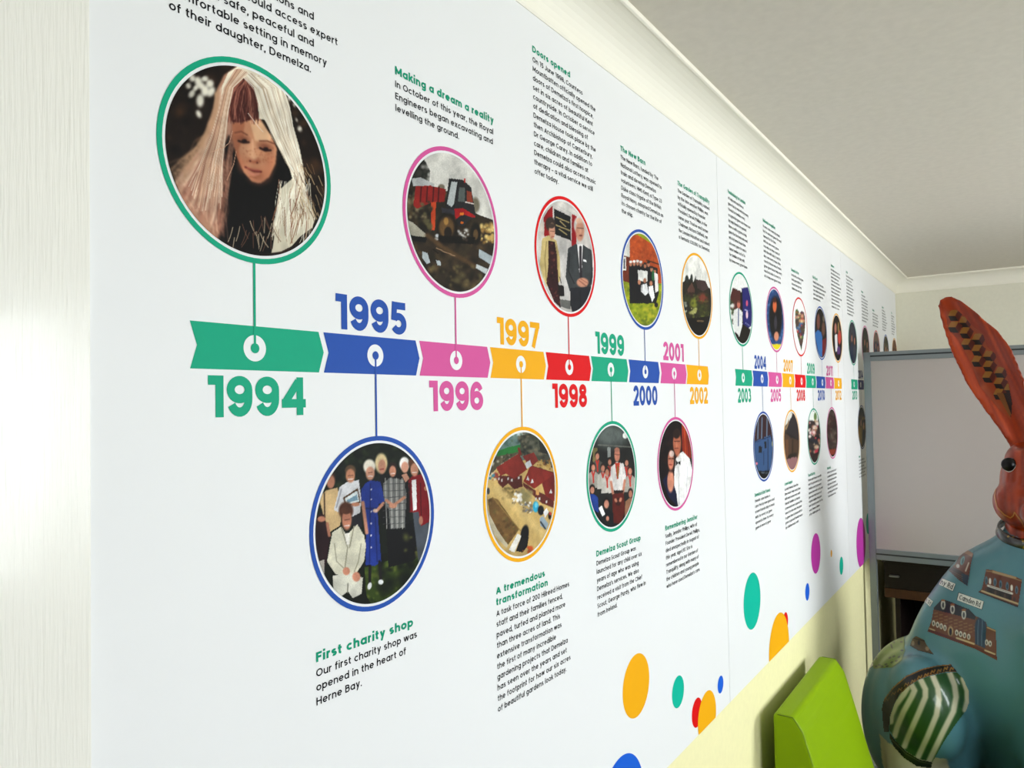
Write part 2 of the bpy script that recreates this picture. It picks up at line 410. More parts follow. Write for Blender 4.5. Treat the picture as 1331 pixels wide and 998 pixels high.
# ------------------------------------------------------------------ painted pictures (flat print as a fine coloured mesh)
class Paint:
    """colours a set of points; shapes are given in the coordinates (a, b)."""
    def __init__(s, a, b, seed=0):
        s.a, s.b = np.asarray(a, float), np.asarray(b, float)
        s.c = np.zeros((len(s.a), 3)); s.rng = random.Random(seed); s.m = np.zeros(len(s.a), bool)
    def _mix(s, al, c):
        al = np.clip(al, 0, 1)[:, None]
        s.c = s.c * (1 - al) + np.asarray(c, float)[None] * al
    def fill(s, c): s.c[:] = c
    def ell(s, x, y, rx, ry, c, rot=0, soft=.15, op=1):
        t = math.radians(rot); da, db = s.a - x, s.b - y
        u = (da * math.cos(t) + db * math.sin(t)) / rx; v = (-da * math.sin(t) + db * math.cos(t)) / ry
        s._mix(op * (1 - (np.sqrt(u * u + v * v) - (1 - soft)) / (2 * soft)), c)
    def inside(s, pts):
        r = np.zeros(len(s.a), bool); n = len(pts)
        for k in range(n):
            (x0, y0), (x1, y1) = pts[k], pts[(k + 1) % n]
            if y0 == y1: continue
            cr = ((y0 > s.b) != (y1 > s.b)) & (s.a < (x1 - x0) * (s.b - y0) / (y1 - y0) + x0)
            r ^= cr
        return r
    def poly(s, pts, c, op=1): s._mix(s.inside(pts) * op, c)
    def rect(s, x0, y0, x1, y1, c, op=1): s.poly([(x0, y0), (x1, y0), (x1, y1), (x0, y1)], c, op)
    def line(s, pts, w, c, op=1, soft=.35):
        d = np.full(len(s.a), 1e9)
        for (x0, y0), (x1, y1) in zip(pts[:-1], pts[1:]):
            dx, dy = x1 - x0, y1 - y0
            t = np.clip(((s.a - x0) * dx + (s.b - y0) * dy) / max(1e-9, dx * dx + dy * dy), 0, 1)
            d = np.minimum(d, np.hypot(s.a - x0 - t * dx, s.b - y0 - t * dy))
        h = w / 2
        s._mix(op * (h * (1 + soft) - d) / (2 * h * soft), c)
    def blot(s, box, n, size, cols, op=.8, clip=None, asp=1.0):
        keep = s.c.copy()
        for _ in range(n):
            x, y = s.rng.uniform(box[0], box[2]), s.rng.uniform(box[1], box[3])
            r = size * s.rng.uniform(.5, 1.4)
            s.ell(x, y, r, r * asp * s.rng.uniform(.6, 1.4), s.rng.choice(cols), s.rng.uniform(0, 180), .4, op)
        if clip is not None:
            k = s.inside(clip); s.c[~k] = keep[~k]
    def noise(s, cells, seed=3):
        r = np.random.RandomState(seed); n_ = cells + 2; g = r.uniform(-1, 1, (n_, n_))
        x = (s.a - s.a.min()) / (np.ptp(s.a) + 1e-9) * cells; y = (s.b - s.b.min()) / (np.ptp(s.b) + 1e-9) * cells
        i_, j_ = x.astype(int), y.astype(int); fx, fy = x - i_, y - j_
        fx = fx * fx * (3 - 2 * fx); fy = fy * fy * (3 - 2 * fy)
        return (g[j_, i_] * (1 - fx) + g[j_, i_ + 1] * fx) * (1 - fy) + (g[j_ + 1, i_] * (1 - fx) + g[j_ + 1, i_ + 1] * fx) * fy
    def mottle(s, cells, amt, seed=3): s.c = np.clip(s.c * (1 + amt * s.noise(cells, seed))[:, None], 0, 255)
    def blur(s, times=1):
        N_ = int(round(len(s.a) ** .5)); g = s.c.reshape(N_, N_, 3)
        for _ in range(times):
            q = np.pad(g, ((1, 1), (1, 1), (0, 0)), 'edge')
            g = (q[:-2, 1:-1] + q[2:, 1:-1] + q[1:-1, :-2] + q[1:-1, 2:] + 2 * g) / 6
        s.c = g.reshape(-1, 3)
    def grain(s, amt, seed=1):
        r = np.random.RandomState(seed); s.c = np.clip(s.c * (1 + amt * r.uniform(-1, 1, (len(s.c), 1))), 0, 255)
    def figure(s, x, y, h, hair, skin, top, k=1.0):
        """little person: head centre (x, y), head half height h."""
        s.poly([(x - 1.9 * h * k, y + 5.5 * h), (x - 1.7 * h * k, y + 1.9 * h), (x - .5 * h * k, y + 1.1 * h), (x + .5 * h * k, y + 1.1 * h), (x + 1.7 * h * k, y + 1.9 * h), (x + 1.9 * h * k, y + 5.5 * h)], top)
        s.ell(x, y - .25 * h, .85 * h * k, 1.0 * h, hair); s.ell(x, y + .15 * h, .62 * h * k, .85 * h, skin)

def disc_points(cx, cz, r, N):
    g = np.linspace(-1, 1, N)
    U, W = np.meshgrid(g, g)
    X = U * np.sqrt(1 - W * W / 2); Z = W * np.sqrt(1 - U * U / 2)
    return cx + r * X.ravel(), cz + r * Z.ravel()

def set_colours(me, c255, gain=.93):
    at = me.color_attributes.new('print_colour', 'FLOAT_COLOR', 'POINT')
    c = np.concatenate([lin(np.clip(c255, 0, 255)) * gain, np.ones((len(c255), 1))], 1)
    at.data.foreach_set('color', c.astype(np.float32).ravel())

def photo(parent, cx, cz, r, N, crop, fn, seed=0, label=None):
    X, Z = disc_points(cx, cz, r, N)
    P = np.stack([X, np.zeros_like(X), Z], 1)
    u, v = project(P)
    p = Paint((u - crop[0]) / crop[2], (v - crop[1]) / crop[2], seed)
    fn(p)
    if N >= 80:
        p.mottle(7, .10, 5); p.mottle(24, .06, 7)
    p.c = 255 * (p.c / 255) ** 1.12
    F = []
    for j in range(N - 1):
        for i in range(N - 1):
            k = j * N + i
            F.append((k, k + 1, k + N + 1, k + N))
    P[:, 1] = -.0004
    me = mesh('photo_print', P, F, PHOTO)
    set_colours(me, p.c)
    o = link('photo_print', me, parent)
    if label: o['label'] = label
    return o

def annulus(name, cx, cz, r0, r1, y, m, parent, n=72):
    V, F = [], []
    for k in range(n):
        t = 2 * math.pi * k / n
        V += [(cx + r0 * math.cos(t), y, cz + r0 * math.sin(t)), (cx + r1 * math.cos(t), y, cz + r1 * math.sin(t))]
    for k in range(n):
        j = (k + 1) % n
        F.append((2 * k, 2 * k + 1, 2 * j + 1, 2 * j))
    return link(name, mesh(name, V, F, m), parent)

def flat(name, pts, y, m, parent):
    return link(name, mesh(name, [(x, y, z) for x, z in pts], [list(range(len(pts)))], m), parent)

def dot(parent, cx, cz, r, m, zmin=None, y=-.0004):
    pts = []
    for k in range(64):
        t = 2 * math.pi * k / 64
        x, z = cx + r * math.cos(t), cz + r * math.sin(t)
        if zmin is not None and z < zmin: z = zmin
        pts.append((x, z))
    return flat('confetti_dot', pts, y, m, parent)

# ------------------------------------------------------------------ what the printed photographs show
SKIN, SKIN2 = (205, 150, 120), (178, 120, 95)
def pic_girl(p):
    R = p.rng
    p.fill((32, 23, 18))
    p.blot((60, 60, 860, 960), 260, 24, [(16, 12, 10), (50, 35, 25), (70, 48, 30), (24, 17, 14), (40, 30, 24)], .6)
    for x, y, rx, ry in [(205, 143, 13, 17), (232, 160, 16, 24), (188, 178, 11, 14), (203, 214, 13, 19), (240, 244, 17, 29), (234, 304, 11, 19), (262, 146, 15, 13), (284, 168, 17, 18), (262, 200, 17, 25), (290, 205, 15, 24), (220, 188, 11, 13), (246, 178, 14, 16), (640, 232, 8, 13), (662, 262, 7, 10), (686, 370, 10, 12), (672, 330, 5, 8)]:
        p.ell(x, y, rx, ry, (226, 221, 205), R.uniform(-30, 30), .3)
    hairL = [(470, 80), (400, 92), (348, 128), (316, 190), (298, 280), (268, 380), (226, 478), (172, 552), (128, 600), (170, 720), (240, 826), (316, 872), (345, 790), (352, 640), (356, 520), (370, 420), (356, 300), (360, 215), (420, 150), (470, 140)]
    p.poly(hairL, (176, 134, 110)); p.blur(2)
    def strand(t, c, w, op, wav=14):
        x0, y0 = 322 + t * 130, 205 - t * 110 + R.uniform(-12, 12); pts = [(x0, y0)]
        xe, ye = 130 + t * 215 + R.uniform(-26, 26), 620 + t * 240 + R.uniform(-60, 20)
        for k in range(1, 9):
            f = k / 8; b = 1 - f
            x = b * b * x0 + 2 * b * f * (318 + t * 60) + f * f * xe; y = b * b * y0 + 2 * b * f * 400 + f * f * ye
            pts.append((x + R.uniform(-wav, wav) * f, y))
        p.line(pts, w, c, op)
    for k in range(190):
        strand(R.random(), R.choice([(224, 192, 164), (146, 100, 82), (238, 214, 188), (112, 72, 62), (206, 168, 142), (190, 128, 108)]), R.uniform(3.2, 7), .42)
    for k in range(26): strand(-.12 + R.random() * .15, (190, 152, 120), 3.4, .5, 30)
    p.poly([(330, 865), (340, 700), (346, 560), (352, 440), (368, 395), (392, 470), (430, 560), (485, 612), (540, 600), (590, 510), (622, 470), (668, 560), (640, 640), (600, 690), (580, 800), (556, 925), (440, 918)], (14, 12, 12))
    p.blur(1)
    for k in range(30): strand(.86 + R.random() * .16, R.choice([(150, 104, 84), (196, 150, 124), (96, 60, 50)]), 3, .5)
    face = [(384, 345), (440, 330), (505, 322), (556, 396), (584, 462), (578, 525), (550, 585), (512, 614), (474, 608), (436, 566), (402, 490), (384, 415)]
    p.poly(face, (206, 148, 112))
    p.poly([(384, 345), (440, 330), (436, 400), (412, 466), (430, 556), (402, 490), (384, 415)], (176, 108, 78), .75)
    p.poly([(462, 335), (510, 326), (560, 408), (552, 428), (486, 424)], (238, 198, 158), .8)
    p.ell(505, 580, 44, 34, (172, 104, 76), soft=.6, op=.6); p.ell(462, 468, 30, 38, (226, 174, 136), soft=.7, op=.8); p.ell(552, 520, 22, 42, (180, 114, 84), soft=.7, op=.6); p.ell(430, 520, 22, 40, (182, 114, 84), soft=.6, op=.5)
    p.blur(2)
    for k in range(60): p.ell(R.uniform(420, 570), R.uniform(455, 520), 2.5, 2.5, (168, 100, 70), op=.5)
    p.ell(433, 416, 30, 16, (150, 92, 68), 12, .5, .8); p.ell(533, 450, 32, 16, (150, 92, 68), 14, .5, .8)
    p.line([(412, 424), (434, 432), (458, 430)], 9, (48, 26, 22)); p.line([(508, 456), (532, 468), (556, 466)], 9, (46, 24, 22)); p.ell(438, 424, 12, 8, (40, 22, 20)); p.ell(534, 460, 12, 8, (40, 22, 20))
    p.line([(396, 388), (424, 382), (452, 398)], 6, (124, 72, 54), .8); p.line([(506, 424), (540, 424), (574, 438)], 6, (116, 66, 50), .8)
    p.line([(474, 420), (478, 470), (470, 500)], 8, (232, 186, 150), .7, .8); p.ell(482, 512, 26, 14, (178, 108, 80), 8, .5); p.ell(480, 498, 14, 12, (230, 182, 146), 0, .6, .8); p.ell(464, 514, 5, 4, (96, 46, 38)); p.ell(496, 522, 5, 4, (96, 46, 38))
    p.line([(442, 541), (462, 551), (480, 560), (514, 562)], 8, (110, 44, 40)); p.line([(452, 546), (476, 553), (504, 556)], 8, (176, 96, 80), .7); p.line([(458, 564), (482, 576), (502, 572)], 9, (206, 138, 114), .9); p.line([(462, 584), (492, 590)], 5, (150, 88, 66), .5)
    cap = [(352, 222), (386, 176), (440, 142), (474, 168), (494, 240), (502, 320), (470, 330), (420, 342), (384, 340), (360, 300)]
    p.poly(cap, (92, 46, 40)); p.blur(1)
    for k in range(110):
        t = R.random(); x0, y0 = 442 + R.uniform(-12, 18), 142 + R.uniform(-6, 10)
        xe, ye = 356 + t * 146, 250 + R.uniform(30, 100)
        p.line([(x0, y0), ((x0 + xe) / 2 - 22 * (1 - t) + 14 * t, 205), (xe, (ye + 210) / 2), (xe + R.uniform(-10, 14), ye)], R.uniform(3.2, 5), R.choice([(150, 92, 78), (60, 28, 26), (184, 124, 102), (110, 58, 48), (76, 36, 32)]), .5)
    hairR = [(366, 118), (420, 84), (480, 80), (530, 98), (580, 140), (618, 198), (642, 270), (658, 360), (684, 450), (702, 540), (712, 640), (680, 650), (610, 650), (652, 590), (640, 548), (610, 490), (584, 440), (558, 372), (530, 330), (505, 326), (498, 250), (480, 170), (452, 138), (408, 146), (370, 176), (348, 214), (334, 250), (338, 180)]
    lo_ = [(596, 640), (644, 600), (694, 596), (728, 690), (756, 770), (742, 812), (690, 850), (650, 895), (600, 920), (560, 925), (572, 860), (566, 790), (590, 720)]
    p.poly(hairR, (230, 220, 198)); p.poly(lo_, (206, 198, 176)); p.blur(1)
    for k in range(170):
        t = R.random(); j_ = R.uniform(-9, 9)
        p.line([(408 + t * 150 + j_, 108 + t * 45), (486 + t * 120 + j_, 190 + R.uniform(-10, 10)), (520 + t * 118 + j_, 300), (572 + t * 92 + R.uniform(-9, 9), 410), (628 + t * 62 + R.uniform(-9, 9), 520), (664 + t * 40, 590 + R.uniform(-20, 20)), (640 + t * 80 + R.uniform(-9, 9), 680)], R.uniform(2, 5), R.choice([(252, 248, 236), (212, 196, 170), (182, 158, 130), (244, 236, 218), (240, 230, 210)]), .4)
    for k in range(60):
        t = R.random(); p.line([(395 + t * 60, 106 - 14 * t + 30 * t * t), (348 + t * 40, 185), (322 + t * 44, 290), (286 + t * 66, 410), (240 + t * 100, 520), (190 + t * 140 + R.uniform(-10, 10), 600 + R.uniform(0, 140))], R.uniform(3.2, 5), R.choice([(236, 220, 196), (206, 170, 142), (160, 116, 96)]), .45)
    for k in range(120):
        x, y = R.uniform(590, 735), R.uniform(590, 780); dx = R.uniform(-26, 12)
        p.line([(x, y), (x + dx * .4 + R.uniform(-5, 5), y + 45), (x + dx, y + 90), (x + dx * 1.4 + R.uniform(-9, 9), y + 125)], R.uniform(2, 5), R.choice([(242, 238, 224), (230, 222, 202), (196, 178, 150), (130, 84, 60), (226, 220, 200)]), .5)
    for k in range(40):
        x, y = R.uniform(655, 790), R.uniform(520, 760); p.line([(x, y), (x + 8, y + 20), (x + 18 + R.uniform(-4, 8), y + 44)], 3.4, R.choice([(196, 170, 130), (120, 92, 66)]), .55)
    for k in range(24):
        x = R.uniform(380, 570); y = R.uniform(760, 860); d_ = R.uniform(-30, 30); p.line([(x, y), (x + d_ * .35, y + 22), (x + d_ * .8, y + 44), (x + d_ * 1.4, y + 66)], 3.6, R.choice([(196, 178, 150), (110, 78, 60)]), .6)
    p.line([(385, 380), (372, 430), (350, 452), (290, 474)], 3, (226, 180, 150), .7); p.line([(402, 470), (390, 530), (360, 600)], 3, (206, 160, 130), .7); p.line([(455, 300), (500, 360), (522, 384)], 3, (240, 220, 200), .7)

def pic_tractor(p):
    p.fill((208, 206, 198))
    p.poly([(110, 330), (135, 290), (165, 215), (215, 150), (238, 190), (256, 230), (248, 300), (190, 310), (150, 320)], (44, 44, 40))
    p.blot((130, 160, 255, 300), 40, 12, [(30, 32, 28), (64, 64, 58), (190, 188, 180)], .5, [(110, 330), (135, 290), (165, 215), (215, 150), (238, 190), (256, 230), (248, 300), (190, 310)])
    p.poly([(150, 270), (200, 262), (280, 300), (275, 330), (160, 310)], (176, 178, 176))
    p.ell(318, 320, 20, 20, (120, 112, 96), op=.8); p.ell(510, 420, 26, 46, (120, 114, 96), op=.7)
    gnd = [(60, 320), (160, 310), (350, 340), (520, 470), (660, 520), (660, 950), (60, 950)]
    p.poly(gnd, (52, 43, 32))
    p.blot((100, 320, 640, 920), 260, 22, [(34, 28, 22), (72, 58, 40), (88, 70, 46), (44, 38, 28), (60, 52, 36)], .6, gnd)
    p.blot((120, 330, 230, 500), 40, 12, [(90, 84, 64), (130, 118, 90), (30, 30, 26)], .6)
    p.blot((515, 530, 620, 630), 60, 10, [(178, 148, 84), (140, 108, 58), (210, 186, 120)], .7)
    p.poly([(125, 500), (160, 520), (240, 590), (215, 612), (130, 580)], (168, 164, 148)); p.poly([(140, 590), (240, 600), (230, 630), (150, 620)], (20, 20, 20))
    p.poly([(175, 312), (255, 308), (345, 330), (335, 400), (262, 405), (180, 440), (160, 420)], (140, 34, 30))
    for x in (205, 240, 275, 305): p.line([(x, 318), (x - 5, 400)], 8, (74, 18, 18))
    p.poly([(262, 405), (288, 400), (282, 560), (262, 560)], (196, 76, 36))
    p.blot((190, 400, 262, 560), 30, 12, [(34, 30, 24), (96, 90, 60), (60, 52, 38)], .7)
    p.poly([(362, 268), (440, 276), (486, 318), (500, 400), (515, 490), (480, 500), (440, 540), (405, 530), (390, 450), (340, 430)], (42, 42, 44))
    p.poly([(372, 286), (410, 290), (398, 400), (376, 430), (346, 408)], (192, 198, 196)); p.poly([(420, 318), (452, 322), (450, 400), (412, 400)], (96, 104, 100))
    p.poly([(462, 338), (488, 345), (496, 404), (462, 400)], (146, 66, 46)); p.line([(455, 402), (500, 412)], 6, (226, 214, 206))
    p.line([(375, 272), (345, 420)], 6, (24, 24, 24)); p.line([(412, 288), (390, 430)], 6, (24, 24, 24))
    p.poly([(318, 432), (392, 448), (392, 474), (322, 462)], (58, 58, 66)); p.poly([(392, 440), (440, 436), (510, 480), (508, 492), (440, 470), (398, 500)], (164, 26, 30))
    p.rect(424, 462, 446, 476, (226, 130, 40)); p.rect(428, 512, 444, 524, (206, 110, 34)); p.line([(450, 272), (450, 290)], 8, (190, 40, 30))
    p.ell(350, 556, 62, 88, (30, 25, 20)); p.ell(348, 545, 44, 62, (104, 78, 46), op=.9); p.ell(356, 575, 22, 34, (34, 28, 22)); p.ell(345, 510, 14, 22, (166, 128, 70), op=.8)
    p.ell(512, 580, 30, 62, (28, 24, 20)); p.ell(512, 585, 14, 30, (90, 70, 44)); p.poly([(300, 590), (510, 600), (500, 640), (310, 630)], (20, 17, 14))
    p.blot((415, 560, 470, 620), 14, 9, [(200, 200, 196), (60, 50, 40)], .7); p.blot((285, 590, 305, 615), 5, 8, [(200, 204, 206)], .9)
    p.poly([(532, 668), (612, 712), (606, 760), (530, 712)], (172, 182, 186)); p.poly([(516, 752), (580, 780), (570, 808), (512, 772)], (188, 194, 194))
    p.poly([(212, 680), (240, 690), (256, 742), (236, 752), (210, 716)], (172, 180, 182)); p.poly([(288, 728), (312, 735), (318, 760), (296, 758)], (176, 184, 186))
    p.line([(240, 590), (330, 660), (430, 720), (500, 760)], 30, (88, 66, 42), .7); p.line([(290, 660), (330, 680), (395, 706)], 5, (160, 130, 100)); p.line([(272, 668), (300, 690)], 7, (30, 22, 18))
    p.blot((250, 760, 540, 900), 40, 16, [(96, 86, 56), (40, 34, 24), (112, 96, 62)], .6); p.grain(.06)

def pic_couple(p):
    p.fill((206, 200, 194))
    p.line([(200, 125), (320, 190)], 6, (160, 156, 150)); p.poly([(150, 120), (250, 112), (345, 180), (330, 205), (200, 140)], (214, 210, 204), .8)
    p.poly([(130, 215), (160, 165), (190, 135), (192, 330), (134, 336)], (156, 20, 30)); p.poly([(315, 188), (346, 205), (344, 395), (312, 398)], (156, 20, 30))
    p.poly([(198, 154), (306, 206), (308, 364), (204, 322)], (26, 26, 30))
    for k, (a, b) in enumerate([(212, 296), (238, 275), (212, 300), (232, 282)]):
        y = 222 + k * 26; p.line([(a, y - 12), (b, y + 28 - 4)], 7, (190, 172, 120), .8)
    p.poly([(230, 340), (310, 380), (300, 760), (240, 740)], (200, 196, 192)); p.poly([(236, 742), (306, 752), (306, 810), (240, 790)], (112, 112, 108)); p.poly([(112, 250), (136, 240), (134, 340), (115, 350)], (206, 196, 186))
    p.poly([(122, 350), (165, 328), (215, 362), (236, 470), (242, 620), (226, 640), (150, 660), (126, 600), (106, 520)], (198, 178, 122))
    p.line([(150, 370), (140, 480), (150, 620)], 7, (150, 130, 84), .7); p.line([(215, 400), (228, 600)], 7, (156, 136, 88), .7)
    p.poly([(162, 360), (205, 372), (216, 450), (226, 620), (242, 800), (200, 760), (150, 640), (162, 520)], (58, 26, 30))
    p.blot((150, 370, 240, 780), 60, 8, [(34, 16, 20), (92, 40, 40), (120, 66, 56)], .6, [(162, 360), (205, 372), (216, 450), (226, 620), (242, 800), (200, 760), (150, 640), (162, 520)])
    p.ell(176, 256, 32, 46, (62, 50, 44)); p.ell(186, 302, 20, 52, (196, 146, 122)); p.ell(182, 268, 20, 16, (70, 56, 50)); p.line([(176, 300), (200, 302)], 5, (110, 70, 60)); p.line([(184, 338), (198, 338)], 5, (150, 70, 66))
    p.line([(236, 600), (246, 640)], 5, (40, 30, 30)); p.poly([(224, 648), (262, 655), (266, 724), (232, 724)], (30, 24, 26))
    p.poly([(290, 412), (345, 382), (392, 392), (442, 425), (450, 540), (446, 640), (420, 690), (300, 690), (274, 600)], (64, 68, 70))
    p.poly([(303, 670), (440, 660), (432, 760), (380, 810), (318, 830), (305, 780)], (38, 40, 46)); p.line([(370, 690), (372, 820)], 5, (24, 26, 30))
    p.poly([(345, 384), (388, 388), (390, 460), (374, 600), (362, 560)], (226, 224, 222)); p.line([(371, 404), (370, 470), (374, 600)], 15, (40, 34, 40))
    p.line([(300, 440), (292, 560), (330, 640)], 8, (40, 44, 46), .8); p.line([(440, 450), (446, 600), (420, 660)], 8, (44, 48, 50), .8); p.line([(345, 390), (360, 540)], 8, (46, 50, 52)); p.line([(390, 395), (384, 520)], 8, (46, 50, 52))
    p.ell(357, 262, 30, 54, (206, 202, 196)); p.ell(367, 300, 28, 66, (208, 152, 126)); p.ell(362, 234, 20, 18, (216, 176, 152)); p.line([(350, 280), (390, 284)], 5, (90, 70, 62)); p.ell(372, 330, 12, 6, (140, 74, 66)); p.ell(372, 300, 8, 14, (222, 170, 142))
    p.ell(384, 634, 38, 30, (202, 146, 120)); p.line([(360, 620), (410, 660)], 5, (140, 90, 74)); p.line([(370, 610), (420, 640)], 4, (150, 96, 80)); p.poly([(388, 482), (408, 488), (410, 504), (390, 498)], (236, 236, 234)); p.grain(.04)

def pic_navy(p):
    p.fill((150, 160, 34))
    p.blot((640, 620, 900, 920), 220, 10, [(120, 138, 24), (176, 176, 40), (190, 182, 50), (104, 124, 28)], .6)
    p.poly([(630, 330), (700, 320), (700, 470), (630, 470)], (226, 224, 216)); p.poly([(690, 330), (740, 325), (860, 400), (900, 520), (900, 640), (690, 640)], (184, 82, 34))
    p.blot((690, 330, 890, 500), 140, 7, [(206, 104, 48), (160, 66, 26), (192, 92, 40)], .5, [(690, 330), (740, 325), (860, 400), (900, 520), (690, 640)])
    p.poly([(636, 455), (692, 470), (690, 640), (640, 620)], (112, 48, 28)); p.rect(645, 470, 666, 556, (226, 224, 216)); p.rect(650, 480, 661, 545, (96, 100, 104)); p.line([(800, 490), (890, 520)], 8, (70, 40, 26))
    p.poly([(684, 520), (730, 500), (800, 520), (870, 540), (880, 700), (860, 770), (780, 770), (690, 770)], (26, 26, 30))
    for x, y in [(696, 505), (719, 503), (741, 500), (762, 506), (790, 516), (812, 508), (832, 540), (852, 552)]:
        p.ell(x, y + 10, 9, 15, (186, 128, 100)); p.ell(x, y - 5, 10, 8, (232, 230, 226) if x < 770 else (50, 40, 36))
    p.poly([(742, 552), (806, 562), (804, 630), (746, 622)], (236, 236, 230)); p.ell(842, 590, 10, 34, (40, 104, 62)); p.poly([(850, 570), (872, 580), (876, 690), (856, 700)], (222, 216, 214))
    for x, y in [(752, 632), (788, 622), (828, 640)]: p.ell(x, y, 10, 16, (186, 128, 100))
    p.poly([(766, 650), (800, 640), (812, 700), (790, 720), (762, 690)], (234, 234, 234)); p.poly([(812, 660), (840, 655), (852, 730), (836, 760), (815, 700)], (234, 234, 234)); p.poly([(735, 650), (764, 650), (764, 760), (735, 750)], (22, 22, 26))
    p.line([(770, 640), (768, 690)], 4, (40, 40, 40)); p.ell(862, 780, 12, 16, (40, 36, 34)); p.ell(800, 764, 18, 10, (30, 30, 30)); p.grain(.05)

def pic_garden(p):
    p.fill((236, 235, 228))
    p.poly([(70, 360), (110, 350), (130, 300), (160, 330), (185, 290), (200, 360), (222, 300), (228, 330), (320, 345), (350, 410), (380, 430), (380, 940), (70, 940)], (40, 36, 26))
    p.ell(135, 330, 18, 40, (44, 48, 44)); p.ell(182, 315, 12, 36, (48, 54, 50)); p.ell(222, 320, 5, 26, (84, 90, 88))
    p.poly([(225, 332), (320, 345), (352, 420), (300, 450), (240, 420)], (74, 56, 54)); p.poly([(140, 430), (185, 362), (216, 440), (210, 470), (150, 480)], (98, 66, 56)); p.poly([(130, 460), (210, 460), (200, 500), (120, 480)], (60, 40, 32))
    p.ell(290, 520, 52, 50, (124, 62, 46), soft=.4); p.ell(205, 570, 40, 55, (120, 124, 44), soft=.4); p.ell(300, 640, 60, 70, (62, 66, 30), soft=.4); p.ell(140, 520, 34, 40, (60, 60, 30), soft=.4)
    p.blot((100, 480, 370, 720), 90, 12, [(70, 76, 34), (40, 40, 22), (104, 110, 50), (54, 44, 30)], .5); p.blot((150, 620, 235, 680), 14, 12, [(190, 184, 128), (160, 160, 96)], .8)
    p.poly([(120, 720), (370, 700), (370, 940), (120, 940)], (20, 17, 12), .9); p.line([(240, 745), (300, 748)], 12, (120, 98, 70)); p.blot((110, 560, 130, 660), 10, 10, [(150, 156, 140)], .7); p.grain(.05)

